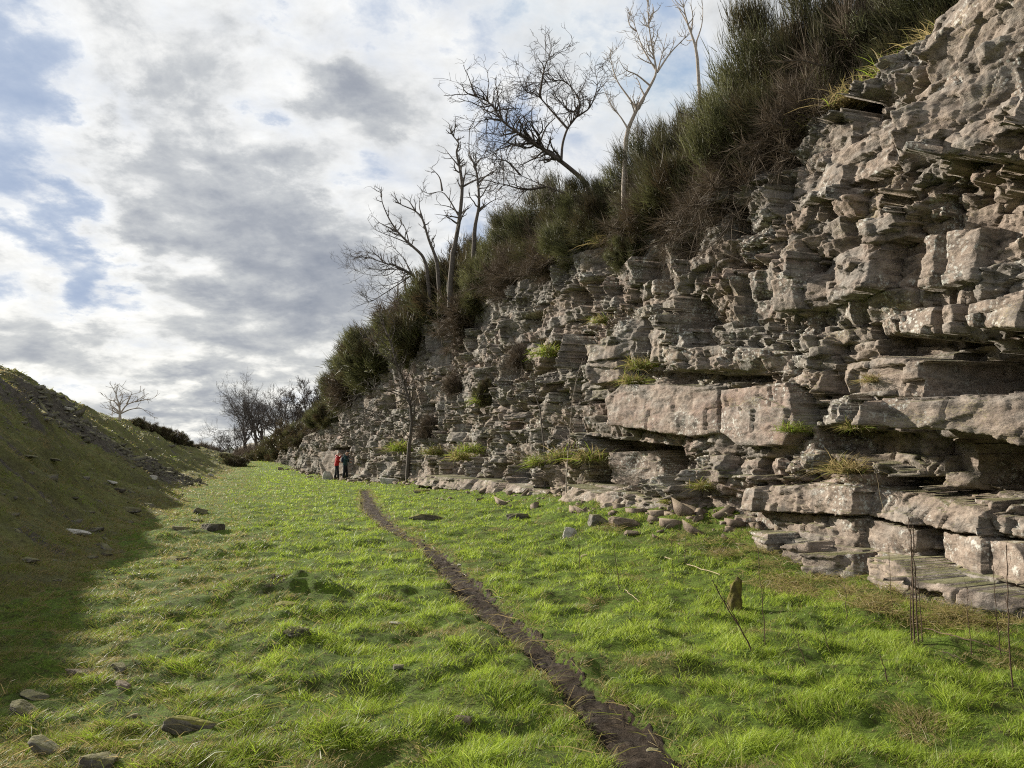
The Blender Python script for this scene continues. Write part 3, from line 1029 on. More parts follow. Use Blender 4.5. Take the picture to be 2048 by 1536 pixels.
def bush_proto(kind, n_stem, n_strand, width, seed):
    """unit sized shrub: crown of shoots + woody stems"""
    global RNG
    keep = RNG; RNG = np.random.default_rng(seed)
    paths, B, Dv, Ln, Bd, Tn = [], [], [], [], [], []
    per = n_strand // n_stem
    for i in range(n_stem):
        az = RNG.uniform(0, 2 * pi)
        if kind == 'hang':
            el = RNG.uniform(-.9, 1.1)
        elif kind == 'twig':
            el = RNG.uniform(.05, 1.4)
        else:
            el = RNG.uniform(.15, 1.5)
        le = RNG.uniform(.40, .9) * (.72 + .36 * math.sin(3 * az + seed) * math.cos(2.3 * el + seed)) * 1.1
        d0 = (cos(az) * cos(el), sin(az) * cos(el), sin(el))
        p0 = np.r_[RNG.normal(0, .10, 2), RNG.uniform(-.05, .1)]
        pts = grow_stem(p0, d0, le, 7, .22 if kind != 'hang' else .38, .10 if kind == 'broom' else (.04 if kind == 'twig' else -.10))
        paths.append((pts, np.linspace(.016, .004, 8)))
        t = RNG.uniform(.28 if kind == 'broom' else .2, 1.0, per) * 7
        k = np.minimum(t.astype(int), 6); f = (t - k)[:, None]
        b = pts[k] * (1 - f) + pts[k + 1] * f
        sd_ = pts[k + 1] - pts[k]; sd_ /= np.linalg.norm(sd_, axis=1, keepdims=True)
        tt = t / 7
        if kind == 'broom':
            dv = sd_ * .55 + np.array([0, 0, .38]) + RNG.normal(0, .50, (per, 3))
            ln = RNG.uniform(.04, .14, per)
            tn = .42 + .34 * tt + RNG.normal(0, .13, per) - .35 * (RNG.random(per) < .13) + .22 * (RNG.random() - .5)
            bd = RNG.normal(0, .03, (per, 3))
        elif kind == 'gorse':
            dv = sd_ * .6 + np.array([0, 0, .25]) + RNG.normal(0, .75, (per, 3))
            ln = RNG.uniform(.04, .12, per)
            tn = .25 + .30 * tt + RNG.normal(0, .12, per)
            bd = RNG.normal(0, .01, (per, 3))
        elif kind == 'twig':
            dv = sd_ * .9 + np.array([0, 0, .25]) + RNG.normal(0, .6, (per, 3))
            ln = RNG.uniform(.08, .30, per)
            tn = .30 + .25 * tt + RNG.normal(0, .16, per)
            bd = RNG.normal(0, .05, (per, 3))
        else:
            dv = sd_ + RNG.normal(0, .8, (per, 3))
            ln = RNG.uniform(.10, .42, per)
            tn = .42 + RNG.normal(0, .22, per)
            bd = RNG.normal(0, .10, (per, 3)) + np.array([0, 0, -.06])
        dv /= np.linalg.norm(dv, axis=1, keepdims=True)
        B.append(b); Dv.append(dv); Ln.append(ln); Bd.append(bd); Tn.append(np.clip(tn, 0, 1))
    B, Dv, Ln, Bd, Tn = map(np.concatenate, (B, Dv, Ln, Bd, Tn))
    V, FF, T, H = ribbons(B, Dv, Ln, width * RNG.uniform(.7, 1.3, len(B)), Bd, Tn)
    m = MAT_BROOM if kind in ('broom', 'gorse') else MAT_TWIG
    crown = mesh('crown', V, FF, m, {'tint': T})
    v, f, r = tubes(paths)
    stems = mesh('stems', v, f, MAT_STEM)
    RNG = keep
    return crown, stems


def dome_proto(n_clump, per, width, seed, ln=(.09, .20), green=.5):
    """rounded evergreen shrub: many small brushes of fine shoots gathered in a lumpy dome on woody stems"""
    global RNG
    keep = RNG; RNG = np.random.default_rng(seed)
    paths, B, Dv, Ln, Tn = [], [], [], [], []
    lobes = RNG.normal(0, 1, (9, 3)); lobes[:, 2] = np.abs(lobes[:, 2]) * .8
    lobes /= np.linalg.norm(lobes, axis=1, keepdims=True)
    for i in range(n_clump):
        d = RNG.normal(0, 1, 3); d[2] = abs(d[2]) * .9 - .12
        d /= np.linalg.norm(d)
        lump = np.max(lobes @ d)
        r = (.38 + .62 * max(lump, 0) ** 4) * (RNG.random() ** .45)
        c = d * r
        out = d * .75 + np.array([0, 0, .55]) + RNG.normal(0, .22, 3)
        if RNG.random() < .5:
            pts = smooth_arc(c * .12, c, .08)
            paths.append((pts, np.linspace(.012, .003, len(pts))))
        n = int(per * RNG.uniform(.5, 1.4))
        b = c + RNG.normal(0, .055, (n, 3))
        dv = out + RNG.normal(0, .42, (n, 3))
        dv /= np.linalg.norm(dv, axis=1, keepdims=True)
        B.append(b); Dv.append(dv); Ln.append(RNG.uniform(*ln, n))
        tone = green + .20 * RNG.normal() + .10 * (r - .6)
        Tn.append(np.clip(tone + RNG.normal(0, .10, n) - .3 * (RNG.random(n) < .10), 0, 1))
    B, Dv, Ln, Tn = map(np.concatenate, (B, Dv, Ln, Tn))
    Bd = RNG.normal(0, .02, B.shape)
    V, FF, T, H = ribbons(B, Dv, Ln, width * RNG.uniform(.7, 1.3, len(B)), Bd, Tn)
    crown = mesh('crown', V, FF, MAT_BROOM, {'tint': T})
    for i in range(26):                                   # bare stems showing through and out of the dome
        az = RNG.uniform(0, 6.28); el = RNG.uniform(.1, 1.4)
        pts = grow_stem((0, 0, 0), (cos(az) * cos(el), sin(az) * cos(el), sin(el)), RNG.uniform(.6, 1.12), 7, .25, .05)
        paths.append((pts, np.linspace(.014, .003, 8)))
    v, f, r = tubes(paths)
    stems = mesh('stems', v, f, MAT_STEM)
    RNG = keep
    return crown, stems


def smooth_arc(a, b, j):
    t = np.linspace(0, 1, 6)[:, None]
    p = a * (1 - t) + b * t
    p[1:-1] += RNG.normal(0, j, (4, 3))
    return p


PROTO = {
    'broom': [dome_proto(240, 340, .0048, 300 + i, (.06, .17), (.50, .34, .58)[i]) for i in range(3)],
    'twig': [bush_proto('twig', 190, 34000, .0045, 320 + i) for i in range(2)],
    'hang': [bush_proto('hang', 150, 12000, .0038, 330 + i) for i in range(2)],
    'gorse': [dome_proto(260, 130, .015, 340 + i, (.04, .11), .28) for i in range(2)],
    'far_broom': [dome_proto(260, 170, .0080, 350 + i, (.06, .17), (.42, .52)[i]) for i in range(2)],
    'far_twig': [bush_proto('twig', 180, 16000, .0085, 360 + i) for i in range(2)],
}
_cnt = {}


def bush(name, kind, loc, size, label, cat, group, tilt=0.0, rz=None):
    i = _cnt.get(kind, 0); _cnt[kind] = i + 1
    crown, stems = PROTO[kind][i % len(PROTO[kind])]
    e = empty(name, loc, label, cat, group, rz=RNG.uniform(0, 6.28) if rz is None else rz)
    e.scale = size
    if tilt:
        e.rotation_euler = (0, -tilt, RNG.uniform(-.6, .6))     # leaning out over the valley
    link('crown', crown, e); link('stem', stems, e)
    return e


G_BRUSH = 'shrubs along the cliff top'
BR = 'broom_bush'; TW = 'bare_shrub'; HG = 'dead_broom'
BUSHES = [  # name, kind, d, back, drop, (sx, sy, sz), label, tilt
    (BR, 'broom', 14.4, 1.4, .1, (1.5, 1.5, 2.1), 'tall green broom leaning over the rock edge below the bleached dead tree', .25),
    (BR, 'broom', 13.2, 1.8, .2, (1.5, 1.5, 2.2), 'green broom bush filling the picture top, right of the bleached dead tree', .18),
    (BR, 'twig', 12.2, 2.0, .2, (1.5, 1.4, 1.9), 'brownish bush at the picture top with bare stems against the sky', .15),
    (BR, 'broom', 10.9, 2.2, .3, (1.3, 1.3, 1.5), 'dark broom bush at the picture top beside the overhanging buttress', .2),
    (BR, 'broom', 9.6, 2.4, .2, (1.2, 1.2, 1.2), 'broom bush behind the top of the buttress at the right', .1),
    (HG, 'hang', 14.0, .5, .5, (1.35, 1.35, 1.4), 'tangle of dead brown broom hanging below the tall green broom', .5),
    (HG, 'hang', 15.4, .4, .5, (1.15, 1.15, 1.15), 'lowest brown tangle of dead stems draped over the rock edge', .5),
    (HG, 'hang', 12.6, .7, .35, (1.2, 1.2, 1.2), 'dead wiry stems hanging over the dark hollow left of the buttress', .4),
    (TW, 'twig', 14.0, .5, .4, (1.2, 1.2, 1.3), 'reddish brown twiggy shrub in front of the tall green broom', .4),
    (TW, 'twig', 12.4, .6, .3, (1.05, 1.05, 1.1), 'brown twiggy shrub overhanging the hollow beside the buttress', .35),
    (BR, 'broom', 16.4, 1.0, .1, (1.3, 1.3, 1.7), 'grey green broom clump just right of the spreading hawthorn', .25),
    (BR, 'broom', 17.8, 1.6, .1, (1.35, 1.35, 1.8), 'broom bush under the dead tree, behind the grey green clump', .15),
    (TW, 'twig', 17.2, .5, .2, (1.2, 1.2, 1.1), 'dark bare shrub on the rim right of the hawthorn trunk', .3),
    (HG, 'hang', 17.4, .4, .3, (.9, .9, .9), 'dead stems trailing down the rock right of the hawthorn', .5),
    (BR, 'broom', 20.5, .8, .1, (1.2, 1.2, 1.3), 'low broom directly below the spreading hawthorn', .25),
    (TW, 'twig', 20.0, 1.8, .1, (1.6, 1.6, 1.5), 'bare brown shrub around the foot of the hawthorn', .1),
    (BR, 'broom', 23.0, 1.6, .1, (1.6, 1.6, 1.7), 'broom on the slope between the hawthorn and the forked dead tree', .2),
    (TW, 'twig', 22.4, .4, .2, (1.3, 1.3, 1.1), 'brown shrub at the rim left of the hawthorn', .3),
    (BR, 'broom', 26.0, 1.9, .1, (1.8, 1.8, 2.1), 'broom growing in front of the forked dead tree', .2),
    (TW, 'twig', 25.6, .6, .3, (1.5, 1.5, 1.4), 'brown scrub on the rim below the forked dead tree', .3),
    (BR, 'broom', 29.5, 1.3, .3, (1.9, 1.9, 2.0), 'dark broom below the leaning dead tree', .25),
    (BR, 'broom', 30.5, 3.2, .1, (2.0, 2.0, 2.2), 'tall dark broom between the forked and the leaning dead trees', .15),
    (TW, 'far_twig', 30.0, .2, .8, (1.5, 1.5, 1.4), 'brown scrub spilling down the cliff under the dark broom', .4),
    (BR, 'far_broom', 34.5, 1.6, .2, (2.2, 2.2, 2.6), 'large dark green broom rounding the end of the high brow', .25),
    (BR, 'far_broom', 36.5, .6, .8, (2.0, 2.0, 2.0), 'dark broom hanging low on the brow above the ledge tree', .35),
    (BR, 'far_broom', 37.5, 3.2, .1, (2.2, 2.2, 2.5), 'dark broom at the foot of the bare tangled branches', .1),
    (TW, 'far_twig', 40.0, 1.0, .2, (2.1, 2.1, 2.5), 'grey bare thicket left of the big dark broom', .2),
    (TW, 'far_twig', 42.5, 2.4, .1, (2.4, 2.4, 2.9), 'grey bare thicket on the skyline above the two walkers', .1),
    (BR, 'far_broom', 43.5, .9, .4, (2.2, 2.2, 2.3), 'brownish broom on the brow right above the two walkers', .25),
    (BR, 'far_broom', 47.5, 1.4, .2, (2.4, 2.4, 2.7), 'brown green broom on the falling skyline left of the walkers', .2),
    (TW, 'far_twig', 49.0, .4, .4, (2.2, 2.2, 1.9), 'brown scrub over the low cliff left of the walkers', .2),
    (BR, 'far_broom', 52.5, 1.3, .1, (2.2, 2.2, 2.3), 'dark broom at the low end of the brow', .15),
    (BR, 'far_broom', 56.5, .9, .1, (1.9, 1.9, 1.8), 'last broom bush where the brow drops to the low wall of rock', .15),
    (TW, 'far_twig', 60.5, 1.0, .0, (1.9, 1.9, 1.6), 'brown scrub on top of the low far rocks', .1),
]
for nm, kd, d, b, drop, sz, lab, tl in BUSHES:
    p = brow(d, b) - np.array([0, 0, drop])
    drop *= .6
    g_ = np.interp(d, [8, 13, 18, 24, 36, 44, 62], [1.2, 1.5, 1.5, 1.5, 1.5, 1.65, 1.3])
    sz = tuple(c_ * g_ for c_ in sz)
    bush(nm, kd, p, sz, lab, 'bush', G_BRUSH, tl)

# small bushes rooted on the rock face: u, v, push, size
for nm, kd, u, v, pu, sz, lab in (
        (BR, 'far_broom', 1262, 500, .1, (.75, .75, .9), 'small dark broom rooted high on the face below the hawthorn'),
        (TW, 'twig', 1040, 715, .15, (.9, .9, 1.0), 'dark twiggy bush on a ledge right of the grassy one'),
        (BR, 'far_broom', 968, 790, .2, (.55, .55, .95), 'small dark upright bush on the pale ledge stack'),
        (TW, 'twig', 905, 770, .2, (.7, .7, .9), 'thin grey bush left of the small upright bush'),
        (TW, 'twig', 860, 860, .2, (1.0, .9, 1.2), 'brown withered clump just right of the ledge tree'),
        (BR, 'far_broom', 640, 838, .1, (1.5, 1.5, 1.5), 'dark green bush over the low rocks left of the walkers')):
    s_, z_, d_ = px2wall(u, v, pu)
    x_, y_ = wall_pt(np.array([d_]), np.array([pu - .15]), np.array([z_]))
    bush(nm, kd, (x_[0], y_[0], z_ - .25), sz, lab, 'bush', 'bushes on the rock face', .3)

# gorse along the far side of the bank's crest, dark against the sky
for i, (u, v, y, r, lab) in enumerate((
        (268, 846, 60, 1.3, 'dark gorse bush right beside the lone dead tree'),
        (292, 856, 63, 1.3, 'second dark gorse bush from the lone dead tree'),
        (316, 864, 66, 1.4, 'dark gorse bush, third in the row from the lone dead tree'),
        (338, 872, 69, 1.6, 'tallest dark gorse in the middle of the row on the bank'),
        (358, 882, 72, 1.3, 'dark gorse bush just past the tallest one'),
        (376, 890, 75, .9, 'small gorse near the low end of the row'),
        (390, 893, 78, .6, 'tiny last gorse at the low end of the row'))):
    p = at(u, v, y)
    p[2] = min(p[2] - .35 * r, bank_h(np.array([p[0]]), np.array([y * 1.0]))[0] + .5 * r) if i else p[2] - .4 * r
    bush('gorse_bush', 'gorse', p, (r, r, r * .95), lab, 'bush', 'gorse row on the bank')
for (u, v, r, lab) in ((470, 932, 1.5, 'dark round gorse at the tip of the bank'), (452, 915, .9, 'small dark gorse behind the tip of the bank')):
    p = on_ground(u, v)
    bush('gorse_bush', 'gorse', p - np.array([0, 0, .2]), (r, r, r), lab, 'bush', 'gorse by the bank tip')

# ------------------------------------------------------------------ grass tufts on the ledges
TUFT = []
for i in range(3):
    n = 420
    b = np.c_[RNG.normal(0, .10, (n, 2)), RNG.uniform(-.03, .02, n)]
    a = RNG.uniform(0, 2 * pi, n); el = RNG.uniform(.3, 1.5, n)
    dv = np.stack([np.cos(a) * np.cos(el), np.sin(a) * np.cos(el), np.sin(el)], -1)
    ll = RNG.uniform(.15, .45, n)
    bd = np.stack([np.cos(a) * .4, np.sin(a) * .4, -.9 * np.ones(n)], -1) * (ll * RNG.uniform(.3, .9, n))[:, None]
    V, FF, T, H = ribbons(b, dv, ll, RNG.uniform(.007, .013, n), bd, np.clip(RNG.normal((.40, .27, .08)[i], .16, n), 0, 1), 3)
    TUFT.append(mesh('grass_tuft', V, FF, MAT_GRASS, {'tint': T}))
for (u, v, pu, sc_, kd, lab) in (
        (1098, 705, .15, 1.6, 0, 'bright green grass clump high on the middle of the face'),
        (965, 800, .2, 1.5, 0, 'bright green tuft below the small upright bush'),
        (800, 898, .45, 2.3, 0, 'bright green grass hanging from the ledge under the ledge tree'),
        (1285, 730, .25, 1.2, 1, 'olive grass tuft on the ledge above the long pink slab'),
        (1268, 762, .3, 1.1, 1, 'olive tuft at the left end of the long pink slab'),
        (1690, 935, .25, 1.1, 2, 'straw coloured tuft hanging under the dark cleft'),
        (1715, 850, .3, .7, 1, 'small tuft above the straw coloured tuft'),
        (1590, 855, .3, .8, 0, 'small green tuft at the right end of the pink slab'),
        (1410, 970, .35, .8, 1, 'small tuft on the ledge inside the cave mouth'),
        (1180, 915, .3, 1.6, 1, 'olive grass on the ledge by the pale sapling'),
        (1130, 915, .3, 1.7, 1, 'olive grass left of the pale sapling'),
        (1080, 925, .3, 1.5, 0, 'green grass on the low ledge left of the pale sapling'),
        (925, 915, .35, 2.0, 1, 'olive turf patch on the low ledge in the middle'),
        (945, 900, .3, 1.6, 0, 'green tuft on the low ledge in the middle'),
        (870, 905, .3, 1.7, 1, 'olive turf right of the bright hanging grass'),
        (1205, 640, .1, 1.0, 1, 'small olive tuft below the upper overhang'),
        (1750, 755, .45, .6, 2, 'pale dry tuft beside the big overhanging block'),
        (1340, 1000, .4, .7, 1, 'little tuft on the rock below the cave')):
    s_, z_, d_ = px2wall(u, v, pu)
    x_, y_ = wall_pt(np.array([d_]), np.array([pu + .02]), np.array([z_]))
    o = link('grass_tuft', TUFT[kd])
    o.location = (x_[0], y_[0], z_ - .05); o.scale = (sc_,) * 3; o.rotation_euler = (0, 0, RNG.uniform(0, 6))
    tag(o, lab, 'grass', 'grass tufts on the ledges')
# withered grass curling over the brow at the top right
for (d, b, sc_, kd, lab) in ((10.6, .25, 2.0, 1, 'olive grass hanging over the rim left of the buttress'), (11.4, .3, 2.1, 2, 'straw grass over the rim near the buttress'),
                             (9.9, .3, 1.9, 2, 'straw grass on the rim behind the buttress corner'), (12.3, .3, 1.9, 1, 'olive grass over the dark hollow'),
                             (8.8, .2, 1.6, 2, 'dry grass fringe at the top of the buttress'), (20.6, .15, 2.2, 1, 'olive grass on the rim under the hawthorn'),
                             (19.2, .15, 2.2, 2, 'straw grass on the rim right of the hawthorn foot'), (21.8, .15, 2.2, 1, 'olive grass on the rim left of the hawthorn foot')):
    p = brow(d, b)
    sc_ *= .72
    o = link('grass_tuft', TUFT[kd])
    o.location = p + np.array([0, 0, .02]); o.scale = (sc_,) * 3; o.rotation_euler = (0, 0, RNG.uniform(0, 6))
    tag(o, lab, 'grass', 'grass fringe on the rim')

# ------------------------------------------------------------------ trees
MAT_DEAD = plain('bleached_wood', (.20, .165, .135), (.38, .33, .28), 22, .8, .5, .01)
MAT_BARK = plain('bark', (.050, .043, .037), (.125, .105, .090), 22, .9, .6, .012)
MAT_DARKTW = plain('thorn_twigs', (.040, .032, .027), (.085, .068, .056), 40, .9, .3, .004)
MAT_FARTW = plain('far_twigs', (.048, .041, .037), (.090, .076, .068), 10, .9, .2, .01)


def smooth_path(pts, sub=4, jit=0.0):
    pts = np.asarray(pts, float)
    t = np.arange(len(pts)); tt = np.linspace(0, len(pts) - 1, (len(pts) - 1) * sub + 1)
    out = np.stack([np.interp(tt, t, pts[:, i]) for i in range(3)], -1)
    for _ in range(2):
        out[1:-1] = .25 * out[:-2] + .5 * out[1:-1] + .25 * out[2:]
    if jit:
        out[1:-1] += RNG.normal(0, jit, out[1:-1].shape)
    return out


def side_shoots(pts, r0, n, ln, ang=(.4, 1.1), up=.15, wig=.22, depth=1, rmin=.004, start=.25, ratio=.55):
    """twigs springing from a limb; returns [(pts, radii)]"""
    out = []
    L_ = len(pts)
    for _ in range(n):
        t = RNG.uniform(start, 1.0) * (L_ - 1)
        k = min(int(t), L_ - 2)
        p = pts[k] + (pts[k + 1] - pts[k]) * (t - k)
        d = pts[k + 1] - pts[k]; d /= np.linalg.norm(d) + 1e-9
        q = np.cross(d, RNG.normal(size=3)); q /= np.linalg.norm(q) + 1e-9
        a = RNG.uniform(*ang)
        dd_ = d * cos(a) + q * sin(a)
        l2 = ln * RNG.uniform(.5, 1.25)
        r = max(rmin, r0 * ratio * (1 - .6 * t / L_))
        sp_ = grow_stem(p, dd_, l2, 5, wig, up)
        out.append((sp_, np.linspace(r, max(rmin * .6, r * .35), 6)))
        if depth > 1:
            out += side_shoots(sp_, r, max(2, n // 2 if n < 8 else 4), l2 * .55, ang, up, wig, depth - 1, rmin, .2, ratio)
    return out


def traced_tree(name, limbs, y, label, group, radii, shoots, ln, wood, twigs, depth=2, spread=.7, up=.1, rmin=.006, wig=.25, cat='tree', zbase=None, jit=.0, root=1.8):
    """limbs: polylines in photograph pixels; the first starts at the foot.  Each limb swings to its own depth."""
    f = limbs[0][0]
    foot = at(f[0], f[1], y)
    if zbase is not None:
        foot[2] = zbase
    trunk_p, crown_p = [], []
    known = {}
    for li, lb in enumerate(limbs):
        base_y = known.get(tuple(lb[0]), y)
        sw = RNG.uniform(-spread, spread) if li else 0
        pts = []
        for k, (u, v) in enumerate(lb):
            yy = base_y + sw * k / (len(lb) - 1) * (1 if li else .3)
            known[(u, v)] = yy
            pts.append(at(u, v, yy))
        pts = np.array(pts)
        if li == 0 and zbase is not None:
            pts[0, 2] = zbase
        sp_ = smooth_path(pts, 4, jit)
        r0 = (radii[0] if li == 0 else radii[1] * RNG.uniform(.75, 1.15)) * .66
        tp_ = np.linspace(0, 1, len(sp_))
        rr_ = np.maximum(rmin, r0 * (.16 + .84 * (1 - tp_) ** 1.15))
        if li == 0 and root:
            dn = sp_[0] + (sp_[0] - sp_[3]) / np.linalg.norm(sp_[0] - sp_[3]) * .4
            sp_ = np.concatenate([[dn - np.array([0, 0, root]), dn - np.array([0, 0, root * .45])], sp_])
            rr_ = np.concatenate([[rr_[0] * 1.3, rr_[0] * 1.12], rr_])
        trunk_p.append((sp_, rr_))
        length = np.linalg.norm(np.diff(sp_, axis=0), axis=1).sum()
        crown_p += side_shoots(sp_, r0, max(3, int(shoots * length * 2.2)), ln, (.35, 1.15), up, wig, depth, rmin)
    e = empty(name, foot, label, cat, group)
    v, fc, r = tubes(trunk_p); link('trunk', mesh('trunk', v - foot, fc, wood, smooth=True), e)
    v, fc, r = tubes(crown_p); link('crown', mesh('crown', v - foot, fc, twigs, smooth=True), e)
    return e


def Z4(*p): return [(650 + x * .390625, 100 + y * .390625) for x, y in p]
def Z1(*p): return [(1250 + x * .390625, y * .390625) for x, y in p]
def Z5(*p): return [(600 + x * .3418, 560 + y * .3418) for x, y in p]
def Z9(*p): return [(180 + x * .24414, 740 + y * .24414) for x, y in p]


GT = 'dead and bare trees on the cliff top'
traced_tree('dead_tree', [Z4((655, 1040), (665, 1000), (690, 860), (705, 700), (690, 600), (670, 520), (690, 480), (655, 440), (645, 410)),
                          Z4((690, 860), (640, 770), (600, 720), (520, 740), (470, 690)), Z4((690, 840), (640, 800), (560, 790)),
                          Z4((600, 720), (590, 650), (540, 600)), Z4((690, 600), (640, 540), (610, 500)), Z4((705, 700), (760, 670), (840, 640), (870, 640)),
                          Z4((690, 860), (640, 850), (560, 840)), Z4((670, 950), (700, 850), (745, 790)), Z4((705, 700), (720, 620), (725, 570))],
            30, 'grey dead tree with upright forked trunk, left of the spreading hawthorn', GT, (.15, .07), 1.3, .55, MAT_BARK, MAT_BARK, 2, .6)
traced_tree('dead_tree', [Z4((765, 940), (770, 890), (790, 800), (785, 680), (770, 590), (735, 530), (740, 400)), Z4((785, 830), (840, 780), (930, 740)),
                          Z4((785, 680), (830, 640), (900, 600)), Z4((770, 590), (830, 510))],
            29, 'dead tree close behind the upright forked trunk, nearest the hawthorn', GT, (.12, .06), 1.5, .6, MAT_BARK, MAT_BARK, 2, .6)
traced_tree('dead_tree', [Z4((520, 1110), (500, 1050), (430, 990), (370, 930), (330, 870), (290, 780), (288, 700)), Z4((370, 930), (290, 890), (270, 880)),
                          Z4((430, 990), (330, 950), (250, 920), (215, 860)), Z4((430, 990), (410, 900), (360, 870)), Z4((370, 930), (400, 880), (350, 840))],
            34, 'dead tree leaning out left with bare crooked limbs', GT, (.12, .055), 1.3, .5, MAT_BARK, MAT_BARK, 2, .6)
traced_tree('dead_tree', [Z4((575, 1100), (560, 1040), (530, 970), (500, 860), (460, 820), (380, 790), (360, 750)), Z4((500, 860), (480, 800), (490, 730)),
                          Z4((530, 970), (512, 900), (510, 840)), Z4((460, 820), (430, 770), (390, 750))],
            33, 'short dead tree between the leaning one and the forked one', GT, (.12, .05), 1.2, .45, MAT_BARK, MAT_BARK, 2, .5)
traced_tree('bare_tree', [Z4((470, 1190), (450, 1150), (380, 1110), (300, 1090), (220, 1060), (150, 1060)), Z4((380, 1110), (320, 1160), (200, 1150), (110, 1100)),
                          Z4((300, 1090), (260, 1040), (170, 1030)), Z4((450, 1150), (300, 1250), (220, 1300), (190, 1240)), Z4((450, 1150), (330, 1210), (230, 1200)),
                          Z4((380, 1110), (300, 1130), (180, 1110)), Z4((450, 1150), (400, 1060), (340, 1000), (330, 950))],
            38, 'bare thicket of low branches reaching out left over the brow', GT, (.10, .05), 3.2, .9, MAT_BARK, MAT_BARK, 2, 1.0)
traced_tree('hawthorn_tree', [Z4((1350, 720), (1330, 670), (1210, 570), (1130, 520), (1080, 480), (980, 420), (900, 360), (850, 270), (760, 230)),
                              Z4((1210, 570), (1215, 480), (1240, 400), (1290, 340), (1310, 280), (1280, 210), (1220, 150), (1100, 170), (980, 160)),
                              Z4((1350, 720), (1300, 760), (1130, 700), (1000, 640), (880, 600)), Z4((1240, 400), (1150, 300), (1090, 230), (1020, 200)),
                              Z4((1290, 340), (1360, 300), (1400, 180), (1380, 100)), Z4((1100, 230), (1120, 100), (1150, 30)), Z4((1080, 480), (960, 480), (860, 520)),
                              Z4((980, 420), (900, 440), (820, 420)), Z4((1130, 700), (1020, 720), (900, 680), (830, 700)), Z4((1000, 640), (930, 560), (840, 560)),
                              Z4((1130, 520), (1060, 380), (960, 290)), Z4((1310, 280), (1260, 330), (1180, 240), (1160, 170)), Z4((900, 360), (840, 350), (770, 370))],
            21.3, 'spreading bare hawthorn with dense dark twigs against the sky', GT, (.12, .055), 4.2, .85, MAT_DARKTW, MAT_DARKTW, 3, .9, .02, .0056, .30)
traced_tree('dead_tree', [Z1((5, 720), (15, 660), (60, 560), (130, 440), (165, 370), (140, 250), (120, 120), (115, 0)), Z1((165, 370), (90, 250), (60, 160), (15, 40)),
                          Z1((165, 370), (230, 270), (300, 200), (330, 170)), Z1((130, 440), (60, 380), (0, 360), (-40, 290)), Z1((60, 560), (20, 500), (-40, 420), (-70, 330), (-75, 250)),
                          Z1((120, 120), (150, 60), (140, 20)), Z1((60, 160), (20, 130), (10, 60)), Z1((15, 660), (-20, 600), (-75, 540), (-120, 420)), Z1((165, 370), (190, 280), (215, 170))],
            18.3, 'tall bleached dead tree beside the tallest broom at the picture top', GT, (.085, .042), 2.0, .5, MAT_DEAD, MAT_DEAD, 2, .6)
traced_tree('dead_tree', [Z1((370, 300), (360, 230), (320, 120), (300, 40), (290, -60)), Z1((340, 170), (350, 80), (335, 20), (350, -60)), Z1((360, 230), (395, 130), (400, 50), (390, -40)),
                          Z1((320, 120), (280, 50), (240, 0))],
            17.4, 'bleached dead branches rising out of the top of the picture', GT, (.06, .03), 1.5, .45, MAT_DEAD, MAT_DEAD, 1, .5)
# trees on the rock face
s_, z_, d_ = px2wall(818, 882, .45)
traced_tree('bare_tree', [Z5((640, 960), (645, 930), (655, 830), (640, 700), (610, 610), (570, 500), (530, 370), (490, 260), (470, 180)), Z5((655, 830), (560, 790), (430, 770), (370, 830), (250, 880)),
                          Z5((640, 700), (540, 720), (450, 790), (330, 850)), Z5((645, 930), (560, 840), (450, 830), (380, 870)), Z5((610, 610), (650, 500), (700, 420)),
                          Z5((570, 500), (450, 420), (410, 300)), Z5((530, 370), (560, 280), (540, 200)), Z5((640, 700), (500, 640), (400, 640), (300, 700)), Z5((430, 770), (330, 740), (250, 780))],
            px2wall(818, 882, .45)[2] - .7, 'slender bare tree rooted on a ledge, its limbs arching left over the rock', 'trees on the rock face',
            (.13, .05), 2.2, .9, MAT_BARK, MAT_BARK, 2, .5, .06, .009)
traced_tree('sapling', [Z5((1560, 1130), (1570, 1000), (1580, 850), (1600, 650), (1640, 500)), Z5((1570, 1000), (1530, 910), (1450, 910), (1330, 905)), Z5((1580, 850), (1500, 800), (1380, 790)),
                        Z5((1580, 850), (1620, 760), (1640, 700))],
            px2wall(1140, 945, .55)[2] - .5, 'thin pale sapling standing before the low ledges', 'trees on the rock face', (.022, .012), 2.5, .5, MAT_DEAD, MAT_DEAD, 1, .2, .05, .004)
traced_tree('sapling', [[(1080, 818), (1068, 780), (1020, 740), (985, 722)], [(1068, 780), (1040, 770), (990, 790)]],
            px2wall(1080, 818, .4)[2] - .35, 'dark crooked little tree on a ledge in the middle of the face', 'trees on the rock face', (.03, .015), 3.0, .6, MAT_BARK, MAT_BARK, 2, .3, .05, .005)
# lone dead tree behind the bank's crest
traced_tree('dead_tree', [Z9((245, 400), (245, 360), (240, 280), (215, 220), (205, 160)), Z9((245, 300), (190, 250), (150, 240), (120, 200)), Z9((245, 360), (200, 320), (140, 290)),
                          Z9((245, 360), (300, 280), (370, 260), (430, 220), (480, 190)), Z9((300, 280), (330, 220), (345, 180)), Z9((245, 360), (330, 320), (420, 310), (470, 350)),
                          Z9((240, 280), (270, 220), (260, 180)), Z9((370, 260), (420, 250), (500, 235)), Z9((245, 360), (190, 340), (170, 310))],
            56, 'lone pale dead tree on the crest of the left bank', 'dead trees', (.17, .085), .9, 1.0, MAT_DEAD, MAT_DEAD, 2, .9, .05, .016)


